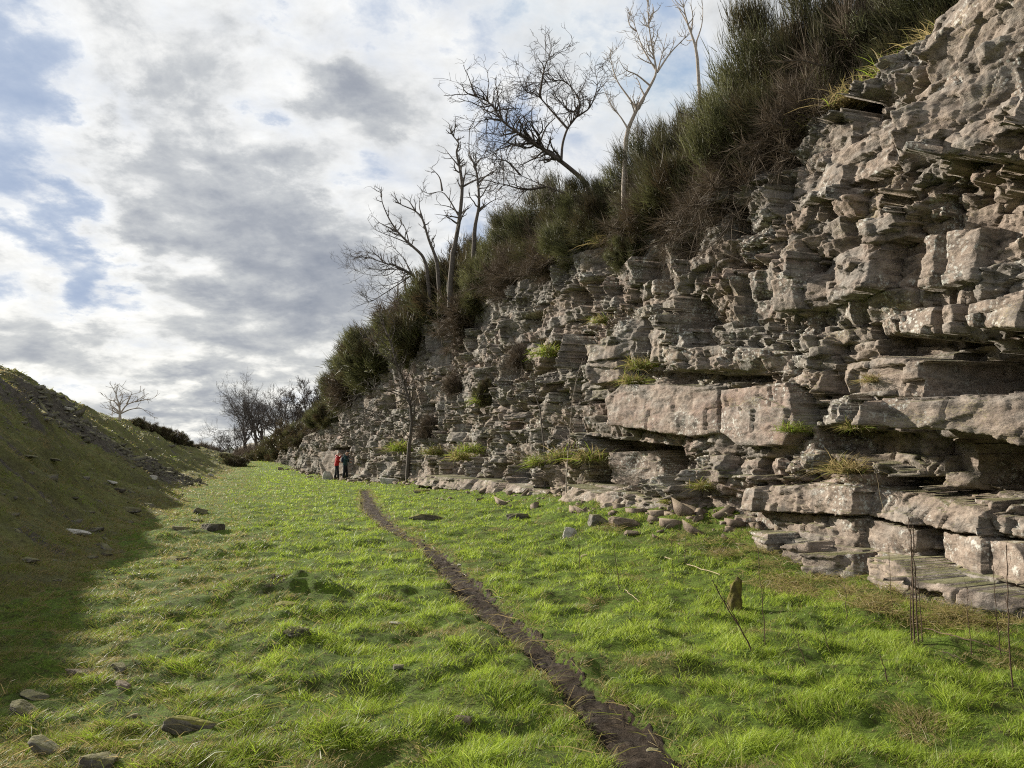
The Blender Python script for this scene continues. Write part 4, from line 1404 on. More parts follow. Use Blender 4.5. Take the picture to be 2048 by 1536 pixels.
def far_tree(name, u, y, zb_, height, width, label, group, seed, twig_r=.022, n=9, mats=(MAT_FARTW, MAT_FARTW), depth=4, dens=1.35):
    global RNG
    keep = RNG; RNG = np.random.default_rng(seed)
    height *= 1.22
    p = at(u, 900, y); foot = np.array([p[0], y, zb_])
    trunk = grow_stem((0, 0, -.3), (RNG.normal(0, .12), RNG.normal(0, .12), 1), height * .42, 6, .10, .05)
    tp = [(trunk, np.linspace(height * .030, height * .016, 7))]
    cp = []
    lvl = [(trunk, height * .022)]
    ln = height * .52
    for dp in range(depth):
        nx = []
        for pts, r in lvl:
            k = n if dp == 0 else int((4 if dp == 1 else 5) * dens)
            for q, rr in side_shoots(pts, r, k, ln, (.25, .95 + .15 * dp), .10, .18, 1, twig_r * .5, .45 if dp == 0 else .3, .62):
                q = q * np.array([width, width, 1]) + pts[0] * np.array([1 - width, 1 - width, 0]) if dp == 0 else q
                (tp if dp == 0 else cp).append((q, rr))
                nx.append((q, rr[0]))
        lvl = nx; ln *= .50
    e = empty(name, foot, label, 'tree', group)
    v, fc, r = tubes(tp, .03); link('trunk', mesh('trunk', v, fc, mats[0], smooth=True), e)
    v, fc, r = tubes(cp, .03); link('crown', mesh('crown', v, fc, mats[1]), e)
    RNG = keep
    return e


GF = 'trees closing the far end of the valley'
for i, (u, y, zb_, h, w, lab) in enumerate((
        (492, 95, .7, 7.6, 1.15, 'wide bare tree at the left of the far grove'),
        (515, 100, .7, 8.2, 1.0, 'bare tree in the far grove, second from its left'),
        (536, 104, .7, 8.6, .9, 'tallest pale bare tree in the middle of the far grove'),
        (556, 98, .7, 8.0, .9, 'bare tree right of the middle of the far grove'),
        (474, 108, .6, 4.6, 1.1, 'low bare tree at the outer left edge of the far grove'))):
    far_tree('bare_tree', u, y, zb_, h, w, lab, GF, 400 + i)
for i, (u, y, zb_, h, w, lab) in enumerate((
        (586, 82, 1.6, 5.6, 1.0, 'dark ivy clad tree right of the far bare grove'),
        (618, 72, 3.0, 4.6, 1.0, 'darkest dense crowned tree by the end of the cliff brow'),
        (604, 80, 2.2, 5.0, .9, 'dark dense tree between the ivy clad one and the brow'))):
    far_tree('dark_tree', u, y, zb_, h, w, lab, GF, 420 + i, .034, 10, (MAT_DARKTW, MAT_DARKTW), 4, 1.3)
far_tree('bare_tree', 437, 128, .8, 4.2, 1.1, 'small distant bare tree beside the white roofed house', GF, 431, .03, 8, (MAT_FARTW, MAT_FARTW), 4, .9)
far_tree('bare_tree', 462, 150, .8, 4.6, 1.2, 'distant bare tree behind the white roofed house', GF, 432, .03, 8, (MAT_FARTW, MAT_FARTW), 4, .9)
for i, (u, v, y, r, kd, lab) in enumerate((
        (520, 902, 96, 2.6, 'far_twig', 'brown scrub under the left of the far grove'),
        (548, 898, 92, 2.7, 'far_twig', 'brown scrub under the middle of the far grove'),
        (572, 890, 88, 3.0, 'gorse', 'dark evergreen shrub below the ivy clad tree'),
        (597, 880, 82, 2.6, 'gorse', 'dark evergreen shrub over the end of the low rocks'),
        (612, 858, 76, 2.4, 'gorse', 'dark evergreen shrub under the darkest tree'),
        (500, 908, 90, 1.7, 'far_twig', 'low scrub at the left foot of the far grove'),
        (484, 910, 101, 2.0, 'far_twig', 'low scrub at the far left of the grove'),
        (530, 915, 88, 1.2, 'gorse', 'small dark shrub beside the gate'),
        (628, 862, 69, 1.7, 'gorse', 'dark shrub on top of the far low rocks'),
        (400, 893, 140, 2.2, 'far_twig', 'small distant thicket on the skyline beyond the bank'),
        (425, 897, 150, 2.4, 'far_twig', 'distant thicket between the bank and the house'))):
    p = at(u, v, y)
    r *= 1.55
    bush('scrub_bush', kd, (p[0], y, p[2] - r * .50), (r, r, r * .95), lab, 'bush', 'scrub at the far end')

# ------------------------------------------------------------------ loose stones
def stone_mat(name, c1, c2, moss=0.0, lichen=0.0):
    m, nt, out = mat(name)
    co = geo_co(nt)
    n1 = noise(nt, co, 9, 9, .66); n2 = noise(nt, co, 45, 7, .65)
    c = ramp(nt, n1, [(.3, c1), (.68, c2)])
    c = mix(nt, mapr(nt, noise(nt, co, 22, 8, .7), .58, .66, 0, lichen), c, (.50, .50, .45))
    g = N(nt, 'ShaderNodeNewGeometry'); sp = N(nt, 'ShaderNodeSeparateXYZ'); L(nt, g.outputs['Normal'], sp.inputs[0])
    up = mapr(nt, math_(nt, 'MULTIPLY_ADD', n1, .9, sp.outputs[2]), .75, 1.25, 0, moss)
    c = mix(nt, up, c, ramp(nt, n2, [(.35, (.075, .075, .016)), (.62, (.19, .18, .035))]))
    principled(nt, out, c, .92, bump(nt, n2, .7, .012, bump(nt, n1, .6, .03)), .2)
    return m


ST = {'grey': stone_mat('grey_stone', (.075, .069, .058), (.20, .185, .16), .55, .5),
      'dark': stone_mat('dark_stone', (.045, .040, .034), (.13, .115, .098), .5, .35),
      'moss': stone_mat('mossy_stone', (.07, .062, .05), (.20, .175, .14), 1.0, .3),
      'pale': stone_mat('pale_stone', (.26, .245, .22), (.52, .50, .45), .1, .6),
      'brown': stone_mat('brown_stone', (.10, .075, .058), (.24, .19, .15), .15, .3)}


def stone_mesh(seed, dims, flat=0.0):
    """angular block: planes cut from a sphere, then broken a little"""
    rg = np.random.default_rng(seed)
    import bmesh
    bm = bmesh.new(); bmesh.ops.create_icosphere(bm, subdivisions=5, radius=1.0)
    P = np.array([v.co[:] for v in bm.verts]); Fc = np.array([[v.index for v in f.verts] for f in bm.faces]); bm.free()
    nrm_ = rg.normal(size=(13, 3)); nrm_[:, 2] *= .8
    nrm_ = np.concatenate([nrm_, [[.05, .1, 1], [-.1, 0, -1]]])
    nrm_ /= np.linalg.norm(nrm_, axis=1, keepdims=True)
    dk = rg.uniform(.55, .85, 15); dk[13:] = .6
    dot = P @ nrm_.T
    rad = np.min(np.where(dot > .05, dk / np.maximum(dot, .05), 9), axis=1)
    Q = P * np.minimum(rad, 1.0)[:, None]
    nz = fbm(Q[:, 0] * 2.2 + seed, Q[:, 1] * 2.2 + Q[:, 2] * 1.7, 4, seed)
    lam = fbm(Q[:, 0] * .8, Q[:, 2] * 9 + seed, 3, seed + 3)
    fn = np.abs(fbm(Q[:, 0] * 7 + seed, Q[:, 1] * 7 + Q[:, 2] * 6, 3, seed + 9))
    Q = Q * (1 + .11 * nz + .05 * lam - .09 * fn)[:, None]
    return mesh('stone', Q * np.array(dims), Fc, None)


STONES = [  # u, v (where it meets the ground), width px, depth/width, height/width, tilt deg, material, label
    (150, 1066, 46, .6, .14, 8, 'pale', 'flat pale grey slab in the shaded grass at the foot of the left bank'),
    (53, 1122, 40, .6, .20, 5, 'grey', 'flat stone at the left picture edge below the pale slab'),
    (424, 1062, 46, .7, .50, 0, 'dark', 'largest dark boulder of the group at the foot of the bank'),
    (399, 1028, 28, .7, .60, 10, 'dark', 'wedge shaped dark stone behind the boulder group'),
    (391, 1046, 24, .8, .40, 0, 'dark', 'small dark stone in the middle of the boulder group'),
    (355, 1060, 38, .7, .28, 6, 'dark', 'low broken dark stone at the left of the boulder group'),
    (355, 1120, 38, .6, .30, 0, 'moss', 'half buried dark stone with moss, below the boulder group'),
    (224, 967, 22, .6, .30, 12, 'pale', 'pale slab sticking out of the bank above the hollow'),
    (306, 958, 18, .8, .6, 0, 'pale', 'rounded pale stone in the dark scree'),
    (421, 952, 9, .8, .7, 0, 'pale', 'small white stone at the tip of the scree'),
    (56, 918, 28, .6, .20, 10, 'grey', 'flat slab on the bank near the left picture edge'),
    (103, 920, 30, .6, .20, 8, 'grey', 'flat slab on the bank, right of the one at the edge'),
    (130, 820, 24, .7, .25, 10, 'pale', 'pale flat stone high on the bank'),
    (236, 982, 22, .7, .5, 0, 'dark', 'dark stone just below the pale slab on the bank'),
    (258, 1022, 34, .7, .35, 5, 'dark', 'dark broken stone on the lower slope of the bank'),
    (296, 1012, 18, .7, .45, 5, 'grey', 'small grey stone on the lower slope of the bank'),
    (210, 1110, 26, .7, .30, 3, 'dark', 'dark stone in the shaded grass left of the mossy stone'),
    (156, 1352, 66, .62, .24, 4, 'brown', 'smooth flat brown stone in the shaded grass'),
    (236, 1342, 46, .6, .36, 14, 'grey', 'angular grey stone just right of the flat brown one'),
    (243, 1376, 36, .7, .32, 12, 'brown', 'small tilted stone below the angular grey one'),
    (68, 1398, 56, .7, .22, 8, 'grey', 'grey slab half lost in grass near the left picture edge'),
    (45, 1432, 76, .5, .30, 22, 'dark', 'dark tilted slab at the left picture edge'),
    (262, 1440, 28, .8, .55, 0, 'dark', 'small purplish grey stone in the lower left grass'),
    (372, 1466, 96, .42, .42, 12, 'moss', 'long lichen spotted rock like a log in the lower left'),
    (92, 1508, 84, .5, .26, 18, 'grey', 'grey tilted slab in the bottom left corner'),
    (182, 1542, 86, .7, .45, 0, 'dark', 'dark boulder cut by the bottom picture edge'),
    (588, 1274, 50, .8, .52, 6, 'dark', 'dark boulder alone in the sunny meadow'),
    (574, 1214, 56, .6, .20, 4, 'moss', 'flat stone with yellow moss below the grassy mound'),
    (795, 1249, 30, .55, .16, 8, 'pale', 'thin pale slab lying in the meadow left of the path'),
    (927, 1448, 34, .7, .60, 14, 'brown', 'upright pale stone in the meadow left of the path'),
    (795, 1340, 24, .8, .5, 0, 'grey', 'grey stone half hidden left of the muddy path'),
    (858, 1040, 72, .45, .22, 5, 'moss', 'long moss covered slab lying right of the far path'),
    (845, 985, 30, .6, .3, 3, 'moss', 'mossy stone near the foot of the cliff beyond the long slab'),
    (919, 1132, 12, .8, .5, 0, 'pale', 'pale pebble on the muddy path'),
    (1311, 1508, 28, .7, .35, 4, 'grey', 'flat stone sunk in the near mud of the path'),
    (1142, 1074, 26, .7, 1.15, 15, 'pale', 'white faced stone with mossy back below the cliff'),
    (1035, 1040, 40, .8, .55, 0, 'dark', 'dark boulder in the rough grass below the cliff'),
    (1268, 1070, 34, .7, .4, 5, 'brown', 'low brown rock at the cliff foot right of the white faced stone'),
    (1195, 1050, 46, .7, .75, 0, 'grey', 'rounded boulder among the fallen rocks under the cave'),
    (1255, 1052, 64, .6, .36, 8, 'brown', 'flat tan rock among the fallen rocks under the cave'),
    (655, 958, 18, .6, 1.5, 6, 'pale', 'pale standing slab beside the walker in red'),
    (775, 968, 40, .6, .5, 4, 'pale', 'pale rock at the cliff foot right of the walkers'),
]
PROTO_STONE = {}
for i, (u, v, w, dr, hr, tilt, mt, lab) in enumerate(STONES):
    p = on_ground(u, v)
    W_ = w / F * p[1]
    me = stone_mesh(500 + i, (W_ * .62, W_ * dr * .62, W_ * hr * .72))
    me.materials.append(ST[mt])
    o = link('stone' if w < 70 else 'boulder', me)
    o.location = (p[0], p[1] + W_ * dr * .3, p[2] + W_ * hr * .12)
    o.rotation_euler = (radians(RNG.uniform(-6, 6)), radians(tilt), RNG.uniform(-.35, .35))
    tag(o, lab, 'stone', 'loose stones in the grass')

# rubble of the scree, too small to tell apart
q = []
for pts, n, sg in ((SCREE, 1100, .9), (SCREE2, 200, .7)):
    P_ = np.array(pts); k = RNG.integers(0, len(P_) - 1, n); t = RNG.random(n)[:, None]
    q.append(P_[k] * (1 - t) + P_[k + 1] * t + RNG.normal(0, sg, (n, 2)))
k = RNG.random(500)
yy = 5 * np.exp(k * math.log(14)); q.append(np.c_[toe_x(yy) - RNG.uniform(-.6, 7, 500), yy])
q = np.concatenate(q)
base_v = np.array([(-1, -1, -1), (1, -1, -1), (1, 1, -1), (-1, 1, -1), (-1, -1, 1), (1, -1, 1), (1, 1, 1), (-1, 1, 1)], float)
base_f = np.array([(0, 3, 2, 1), (4, 5, 6, 7), (0, 1, 5, 4), (1, 2, 6, 5), (2, 3, 7, 6), (3, 0, 4, 7)])
n = len(q)
sz = RNG.lognormal(-3.0, .55, n)[:, None] * RNG.uniform(.5, 1.3, (n, 3)) * np.array([1, 1, .5])
vv = (base_v[None] + RNG.normal(0, .28, (n, 8, 3))) * sz[:, None, :]
an = RNG.uniform(0, 6.28, n); ca, sa = np.cos(an)[:, None], np.sin(an)[:, None]
tl = RNG.normal(0, .35, n)[:, None]
vx = vv[..., 0] * ca - vv[..., 1] * sa; vy = vv[..., 0] * sa + vv[..., 1] * ca; vz = vv[..., 2] + tl * vx
ctr = np.c_[q, bank_h(q[:, 0], q[:, 1])]
vv = np.stack([vx, vy, vz], -1) + ctr[:, None]
ff = base_f[None] + (np.arange(n) * 8)[:, None, None]
tag(link('rubble', mesh('rubble', vv.reshape(-1, 3), ff.reshape(-1, 4), ST['grey'])), kind='stuff')

def scatter_blocks(name, q, z, size, squash, m):
    n = len(q)
    sz = size[:, None] * RNG.uniform(.5, 1.3, (n, 3)) * np.array([1, 1, squash])
    vv = (base_v[None] + RNG.normal(0, .30, (n, 8, 3))) * sz[:, None, :]
    an = RNG.uniform(0, 6.28, n); ca, sa = np.cos(an)[:, None], np.sin(an)[:, None]
    tl = RNG.normal(0, .35, n)[:, None]
    vx = vv[..., 0] * ca - vv[..., 1] * sa; vy = vv[..., 0] * sa + vv[..., 1] * ca; vz = vv[..., 2] + tl * vx
    vv = np.stack([vx, vy, vz], -1) + np.c_[q, z][:, None]
    ff = base_f[None] + (np.arange(n) * 8)[:, None, None]
    tag(link(name, mesh(name, vv.reshape(-1, 3), ff.reshape(-1, 4), m)), kind='stuff')


# small broken rock along the foot of the cliff
n = 650
yy = 11 * np.exp(RNG.random(n) ** .8 * math.log(6))
dc = RNG.exponential(.55, n) + .20 + .25 * fbm(yy * .8, yy * 0, 3, 620)
q = np.c_[wall_x(yy) - dc, yy]
scatter_blocks('scree', q, ground_h(q[:, 0], q[:, 1]) + .005, np.clip(RNG.lognormal(-3.35, .65, n), .01, .12) * (1 + .012 * yy), .6, ST['brown'])

# ------------------------------------------------------------------ withered stalks
MAT_STALK = plain('dry_stalk', (.040, .026, .018), (.10, .065, .042), 60, .85, .2, .003)
MAT_STRAW = plain('straw_stalk', (.22, .17, .10), (.36, .30, .19), 60, .8, .2, .003)
STALKS = [  # polyline in px, first = foot, radius m, material, side shoots, label
    ([(1829, 1290), (1826, 1190), (1822, 1080), (1818, 1035)], .008, MAT_STALK, 16, 'tallest dark dock stalk of the clump at the lower right'),
    ([(1838, 1288), (1833, 1200), (1828, 1110), (1826, 1050)], .007, MAT_STALK, 10, 'stalk close to the right of the tallest dock stalk'),
    ([(1822, 1285), (1822, 1200), (1824, 1100)], .006, MAT_STALK, 6, 'stalk close to the left of the tallest dock stalk'),
    ([(1845, 1285), (1842, 1225), (1835, 1160)], .005, MAT_STALK, 3, 'short outermost stalk of the dock clump'),
    ([(1512, 1308), (1480, 1255), (1440, 1190), (1425, 1160)], .007, MAT_STALK, 6, 'dark stalk leaning far to the left beside the mossy stump'),
    ([(1505, 1300), (1475, 1240), (1448, 1200)], .005, MAT_STALK, 2, 'shorter leaning stalk beside the leaning one'),
    ([(1531, 1295), (1525, 1220), (1518, 1140), (1516, 1095)], .004, MAT_STALK, 2, 'thin upright stalk right of the leaning pair'),
    ([(1616, 1350), (1600, 1290), (1586, 1255)], .004, MAT_STALK, 1, 'thin stalk in the near grass right of the leaning pair'),
    ([(1664, 1310), (1650, 1270), (1634, 1240)], .004, MAT_STALK, 1, 'short thin stalk in the middle of the near grass'),
    ([(1779, 1370), (1768, 1335), (1759, 1308)], .005, MAT_STALK, 0, 'short dark stick poking out of the near grass'),
    ([(1694, 1245), (1692, 1200), (1690, 1165)], .005, MAT_STALK, 2, 'short stalk before the lowest rock slabs at the right'),
    ([(1943, 1310), (1936, 1240), (1935, 1175)], .004, MAT_STALK, 2, 'thin stalk before the rocks right of the dock clump'),
    ([(2003, 1310), (1992, 1230), (1987, 1150), (1985, 1120)], .004, MAT_STALK, 3, 'thin upright stalk near the right picture edge'),
    ([(2026, 1380), (2018, 1290), (2016, 1180), (2013, 1090)], .006, MAT_STALK, 5, 'tall stalk at the right picture edge'),
    ([(1785, 1240), (1780, 1160), (1776, 1085)], .003, MAT_STALK, 2, 'thin pale brown stalk left of the dock clump'),
    ([(1240, 1182), (1232, 1130), (1228, 1085)], .005, MAT_STALK, 1, 'lone upright stalk below the cave rocks'),
    ([(1160, 1142), (1159, 1110), (1157, 1088)], .006, MAT_STALK, 4, 'little bristly stalk right of the white faced stone'),
    ([(1345, 1138), (1344, 1100), (1343, 1072)], .005, MAT_STALK, 2, 'left stalk of the small group below the cave'),
    ([(1358, 1130), (1358, 1080), (1359, 1040)], .004, MAT_STALK, 2, 'tallest stalk of the small group below the cave'),
    ([(1370, 1128), (1370, 1095), (1372, 1070)], .004, MAT_STALK, 2, 'right stalk of the small group below the cave'),
    ([(1768, 1020), (1758, 975), (1752, 945)], .003, MAT_STRAW, 0, 'pale bent stalk on the ledge under the big overhang'),
]
for px, r, mt, ns, lab in STALKS:
    foot = on_ground(*px[0]) if px[0][0] != 1768 else at(1768, 1020, px2wall(1768, 1020, .5)[2] - .6)
    pts = [foot] + [at(u, v, foot[1] + .01 * k) for k, (u, v) in enumerate(px[1:], 1)]
    pts[0] = foot - np.array([0, 0, .03])
    sp = smooth_path(pts, 4, .004)
    pa = [(sp, np.linspace(r, r * .45, len(sp)))]
    if ns:
        pa += side_shoots(sp, r, ns, .10, (.2, .7), .2, .15, 1, .0016, .5, .5)
    v_, f_, _r = tubes(pa, .003)
    o = link('dead_stalk', mesh('dead_stalk', v_ - foot, f_, mt, smooth=True)); o.location = foot
    tag(o, lab, 'stalk', 'withered stalks')
for px, r, mt, lab in (([(1330, 1122), (1380, 1138), (1440, 1158)], .010, MAT_STRAW, 'grey stick lying in the grass below the cave'),
                       ([(1850, 1270), (1930, 1290), (2020, 1318)], .006, MAT_STALK, 'dark thin cane lying across the grass at the right'),
                       ([(1885, 1318), (1910, 1328), (1935, 1340)], .006, MAT_STRAW, 'pale straw lying in the near grass at the right'),
                       ([(1250, 1190), (1268, 1205), (1280, 1215)], .005, MAT_STRAW, 'pale straw lying beside the lone upright stalk')):
    pts = np.array([on_ground(u, v) + np.array([0, 0, .05]) for u, v in px])
    v_, f_, _r = tubes([(smooth_path(pts, 5, .004), np.linspace(r, r * .5, 11))], .003)
    o = link('fallen_stick', mesh('fallen_stick', v_ - pts[0], f_, mt, smooth=True)); o.location = pts[0]
    tag(o, lab, 'stick', 'fallen sticks')

# mossy stump
p = on_ground(1468, 1215)
H_ = 62 / F * p[1]
tt = np.linspace(0, 1, 14); aa = np.linspace(0, 2 * pi, 28, endpoint=False)
TT_, AA_ = np.meshgrid(tt, aa, indexing='ij')
R_ = (.055 + .035 * (1 - TT_) ** 2) * (1 + .35 * fbm(np.cos(AA_) * 1.5 + 4, TT_ * 4 + np.sin(AA_) * 1.5, 3, 610)) * np.where(TT_ > .97, .35, 1)
SX = np.cos(AA_) * R_ + .03 * TT_; SY = np.sin(AA_) * R_; SZ = TT_ * H_ * (1 + .12 * np.cos(AA_ + 1) * TT_) - .05
i = np.arange(14 * 28).reshape(14, 28); j = np.roll(i, -1, 1)
ff = np.stack([i[:-1], j[:-1], j[1:], i[1:]], -1).reshape(-1, 4)
MAT_MOSSW = plain('mossy_wood', (.060, .045, .022), (.16, .145, .03), 14, .95, .8, .02)
o = link('tree_stump', mesh('tree_stump', np.stack([SX, SY, SZ], -1).reshape(-1, 3), ff, MAT_MOSSW, smooth=True))
o.location = p
tag(o, 'small mossy stump standing in the grass beside the leaning stalks', 'stump')

# ------------------------------------------------------------------ far house, gate
def box_mesh(name, dims, m, off=(0, 0, 0)):
    v = base_v * np.array(dims) / 2 + np.array(off)
    return mesh(name, v, base_f, m)


MAT_WALLW = plain('pale_render', (.42, .40, .37), (.55, .53, .50), 3, .9)
MAT_ROOF = plain('slate', (.09, .095, .105), (.15, .155, .165), 4, .7)
MAT_BARGE = plain('white_barge', (.7, .7, .68), (.8, .8, .78), 4, .6)  # white of the bargeboards on the house gable
p = at(462, 893, 170)
e = empty('house', (p[0], 170, .7), 'distant house with white gable edge between bank and grove', 'house', rz=.5)
e.scale = (.55, .55, .5)
e.location.x = at(458, 893, 170)[0]
v = np.array([(-4, -3, 0), (4, -3, 0), (4, 3, 0), (-4, 3, 0), (-4, -3, 1.9), (4, -3, 1.9), (4, 3, 1.9), (-4, 3, 1.9), (0, -3, 4.3), (0, 3, 4.3)], float)
me = bpy.data.meshes.new('wall'); me.from_pydata([tuple(x) for x in v], [], [(0, 1, 5, 8, 4), (2, 3, 7, 9, 6), (1, 2, 6, 5), (3, 0, 4, 7)]); me.materials.append(MAT_WALLW)
link('wall', me, e)
rv = []
for sgn in (-1, 1):
    a_ = np.array([(sgn * 4.4, -3.3, 1.75), (sgn * 4.4, 3.3, 1.75), (0, 3.3, 4.4), (0, -3.3, 4.4)])
    rv.append(a_)
me = bpy.data.meshes.new('roof'); allv = np.concatenate([rv[0], rv[1], rv[0] + [0, 0, .18], rv[1] + [0, 0, .18]])
me.from_pydata([tuple(x) for x in allv], [], [(3, 2, 1, 0), (4, 5, 6, 7), (8, 9, 10, 11), (15, 14, 13, 12), (0, 1, 9, 8), (5, 4, 12, 13), (0, 8, 11, 3), (4, 7, 15, 12), (1, 2, 10, 9), (5, 13, 14, 6)])
me.materials.append(MAT_ROOF); rf = link('roof', me, e)
v_, f_, _r = tubes([(np.array([(-4.4, -3.42, 1.8), (-2.2, -3.42, 3.13), (0, -3.42, 4.45)]), np.array([.24, .24, .24])), (np.array([(4.4, -3.42, 1.8), (2.2, -3.42, 3.13), (0, -3.42, 4.45)]), np.array([.24, .24, .24]))], .05)
link('bargeboard', mesh('bargeboard', v_, f_, MAT_BARGE), e)
ch = link('chimney', box_mesh('chimney', (.7, .7, 1.4), MAT_WALLW, (0, 2.2, 4.9)), rf)

MAT_POST = plain('weathered_post', (.26, .24, .21), (.42, .39, .35), 12, .85)
gp = on_ground(545, 921)
gp[1] = min(gp[1], 84); gx = at(545, 921, gp[1])[0]
gz = ground_h(np.array([gx]), np.array([gp[1]]))[0]
e = empty('field_gate', (gx, gp[1], gz), 'low wooden field gate with a pale post at the end of the meadow', 'gate', rz=-.1)
link('post', box_mesh('post', (.20, .20, 1.5), MAT_POST, (0, 0, .75)), e)
link('post', box_mesh('post', (.18, .18, 1.3), MAT_POST, (3.4, .1, .65)), e)
for k in range(4):
    link('rail', box_mesh('rail', (3.2, .05, .11), MAT_BARK, (1.7, .05, .28 + .27 * k)), e)
link('brace', mesh('brace', *tubes([(np.array([(.15, .09, .25), (1.7, .09, .7), (3.25, .09, 1.1)]), np.array([.05, .05, .05]))], .02)[:2], MAT_BARK), e)

# ------------------------------------------------------------------ the two walkers
def cloth(name, c, r=.85):
    return plain(name, tuple(x * .75 for x in c), c, 30, r, .3, .01)


MAT_SKIN = plain('skin', (.42, .26, .20), (.50, .32, .25), 20, .6)
MAT_RED = cloth('red_shell', (.50, .022, .022), .55)
MAT_TEAL = cloth('teal_shell', (.018, .050, .055), .6)
MAT_DARKT = cloth('dark_trousers', (.018, .019, .026))
MAT_NAVY = cloth('navy_pack', (.022, .025, .055), .7)
MAT_WHITEH = cloth('white_hair', (.62, .60, .57))
MAT_CAP = cloth('dark_cap', (.035, .042, .05))
MAT_BOOT = cloth('boots', (.03, .022, .018), .6)
MAT_EYE = plain('eye', (.02, .018, .016), (.03, .028, .025), 20, .3)


def skin(name, chains, m, parent, sub=2):
    """chains: [(points, radii)]; a chain whose first point equals a known point is joined there"""
    vs, rs, es, key = [], [], [], {}
    roots = []
    for pts, rad in chains:
        prev = None
        for k, (pt, r) in enumerate(zip(pts, rad)):
            kk = tuple(round(c, 4) for c in pt)
            if k == 0 and kk in key:
                prev = key[kk]; continue
            key[kk] = len(vs)
            if prev is None:
                roots.append(len(vs))
            vs.append(pt); rs.append(r if isinstance(r, tuple) else (r, r))
            if prev is not None:
                es.append((prev, len(vs) - 1))
            prev = len(vs) - 1
    me = bpy.data.meshes.new(name); me.from_pydata(vs, es, [])
    o = link(name, me, parent)
    md = o.modifiers.new('skin', 'SKIN'); md.use_smooth_shade = True
    sv = me.skin_vertices[0].data
    for i, r in enumerate(rs):
        sv[i].radius = r
        sv[i].use_root = i in roots
    o.modifiers.new('sub', 'SUBSURF').render_levels = sub
    o.modifiers['sub'].levels = 1
    me.materials.append(m)
    return o


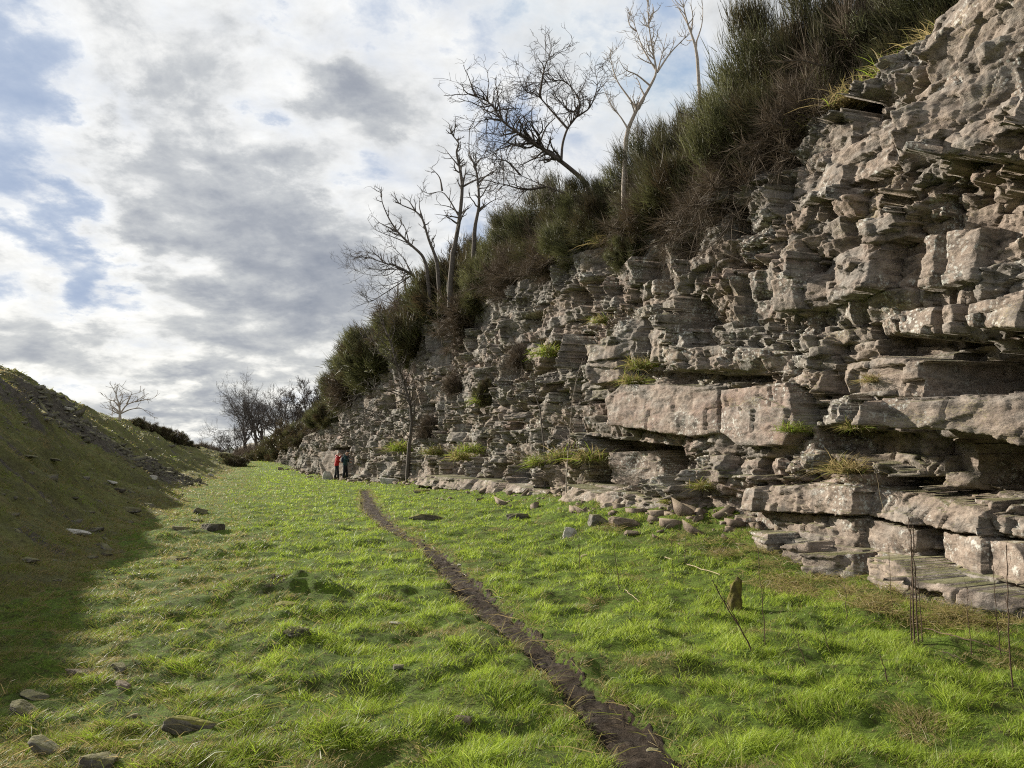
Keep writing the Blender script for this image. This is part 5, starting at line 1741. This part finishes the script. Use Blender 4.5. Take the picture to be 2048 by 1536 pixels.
def walker(loc, rz, label, jacket, hood, hat, head_pitch, arm_l, arm_r, step, pack=False, lean=.05):
    """a person facing local +Y, 1.74 m tall; arm_*: (elbow, wrist) in local coordinates"""
    e = empty('person', loc, label, 'person', 'walkers by the cliff', rz)
    hip, chest, neck = (0, 0, .93), (0, lean * .7, 1.28), (0, lean, 1.48)
    head0, head1 = (0, lean + .03, 1.57), (0, lean + .05 + head_pitch * .05, 1.66)
    body = [([hip, (0, lean * .4, 1.10), chest, (0, lean, 1.42), neck, head0, head1, (0, head1[1], 1.70)],
             [(.16, .11), (.14, .105), (.17, .11), (.12, .085), .052, .078, (.078, .095), .05])]
    nose = (0, head1[1] + .105, head1[2] - .03)
    body.append(([head1, (0, head1[1] + .075, head1[2] - .02), nose], [.03, .03, .014]))
    for sx in (-1, 1):
        body.append(([head1, (sx * .07, head1[1] - .005, head1[2] - .02), (sx * .092, head1[1] - .01, head1[2] - .01)], [.03, .02, .014]))
        leg_y = step * sx
        hipj = (sx * .09, 0, .90)
        body.append(([hip, hipj, (sx * .10, leg_y * .5 + .03, .49), (sx * .105, leg_y, .09), (sx * .11, leg_y + .04, .045), (sx * .115, leg_y + .16, .035)],
                     [.1, .085, .058, .042, .040, .034]))
        el, wr = (arm_l, arm_r)[sx > 0]
        sh = (sx * .185, lean * .9, 1.41)
        body.append(([(0, lean, 1.42), sh, el, wr], [.1, .055, .042, .030]))
        dvec = np.array(wr) - np.array(el); dvec = dvec / np.linalg.norm(dvec)
        sidev = np.cross(dvec, (0, 0, 1)); sidev = sidev / (np.linalg.norm(sidev) + 1e-6)
        nv = np.cross(sidev, dvec)
        palm = np.array(wr) + dvec * .055
        body.append(([wr, tuple(palm)], [.03, (.036, .020)]))
        for fi, (off, ln) in enumerate(((-.030, .060), (-.010, .072), (.010, .068), (.028, .052))):
            b0 = palm + sidev * off + dvec * .022
            body.append(([tuple(b0), tuple(b0 + dvec * ln * .55 - nv * .012), tuple(b0 + dvec * ln - nv * .04)], [.009, .0085, .007]))
        tb = np.array(wr) + dvec * .03 - sidev * .034
        body.append(([tuple(tb), tuple(tb + dvec * .025 - sidev * .022), tuple(tb + dvec * .055 - sidev * .026 - nv * .015)], [.011, .010, .008]))
    skin('body', body, MAT_SKIN, e)
    j = [([(0, 0, .80), (0, .0, .98), (0, lean * .5, 1.15), chest, (0, lean, 1.42), (0, lean, 1.49)],
          [(.205, .155), (.20, .15), (.195, .145), (.205, .15), (.15, .12), (.085, .085)])]
    for sx in (-1, 1):
        el, wr = (arm_l, arm_r)[sx > 0]
        j.append(([(0, lean, 1.42), (sx * .19, lean * .9, 1.41), el, tuple(np.array(el) + .93 * (np.array(wr) - np.array(el)))], [.12, .080, .066, .050]))
    jk = skin('jacket', j, jacket, e)
    skin('hood', [([(0, lean - .09, 1.44), (0, lean - .10, 1.50), (0, lean - .07, 1.55)], [(.12, .07), (.12, .06), (.09, .04)])], hood, jk)
    t = [([(0, 0, .98), hip, (0, 0, .86)], [(.17, .13), (.18, .135), (.12, .11)])]
    for sx in (-1, 1):
        ly = step * sx
        t.append(([hip, (sx * .092, 0, .86), (sx * .10, ly * .5 + .03, .49), (sx * .105, ly, .12)], [.12, .108, .080, .066]))
    skin('trousers', t, MAT_DARKT, e)
    for sx in (-1, 1):
        ly = step * sx
        skin('boot', [([(sx * .105, ly, .15), (sx * .108, ly, .06), (sx * .112, ly + .10, .05), (sx * .115, ly + .20, .04)], [.058, .056, .052, .042])], MAT_BOOT, e)
    if hat:
        skin('cap', [([(0, head1[1] - .02, 1.66), (0, head1[1] - .01, 1.72), (0, head1[1], 1.76)], [(.098, .11), (.095, .105), (.05, .06)]),
                     ([(0, head1[1] - .01, 1.72), (0, head1[1] + .09, 1.705), (0, head1[1] + .15, 1.69)], [.04, (.06, .015), (.05, .012)])], MAT_CAP, e)
    else:
        skin('hair', [([(0, head1[1] - .05, 1.60), (0, head1[1] - .045, 1.67), (0, head1[1] - .01, 1.735)], [(.078, .06), (.090, .075), (.075, .08)])], MAT_WHITEH, e)
    for sx in (-1, 1):
        me = box_mesh('eye', (.022, .012, .014), MAT_EYE, (sx * .032, head1[1] + .088, head1[2] + .005))
        link('eye', me, e)
    if pack:
        pk = skin('backpack', [([(0, lean - .19, 1.02), (0, lean - .22, 1.20), (0, lean - .19, 1.40)], [(.15, .09), (.165, .11), (.13, .08)])], MAT_NAVY, e)
        for sx in (-1, 1):
            v2, f2, _ = tubes([(np.array([(sx * .12, lean - .15, 1.40), (sx * .14, lean + .02, 1.485), (sx * .15, lean + .145, 1.36), (sx * .15, lean + .12, 1.18), (sx * .15, lean - .1, 1.08)]), np.full(5, .018))], .008)
            link('strap', mesh('strap', v2, f2, MAT_NAVY, smooth=True), pk)
    return e


def stand(u, y):
    x = at(u, 950, y)[0]
    return (x, y, ground_h(np.array([x]), np.array([y]))[0] + .01)


walker(stand(673, 47), radians(-75), 'white haired walker in a red jacket raising a hand, facing the rock', MAT_RED, MAT_RED, False, .4,
       ((-.26, .10, 1.22), (-.10, .24, 1.50)), ((.27, .03, 1.16), (.22, .24, 1.10)), .10)
walker(stand(690, 46.4), radians(-95), 'walker in a dark teal jacket and cap with a navy backpack', MAT_TEAL, MAT_TEAL, True, .3,
       ((-.27, .02, 1.15), (-.20, .22, 1.08)), ((.26, .12, 1.20), (.14, .33, 1.22)), -.09, pack=True)
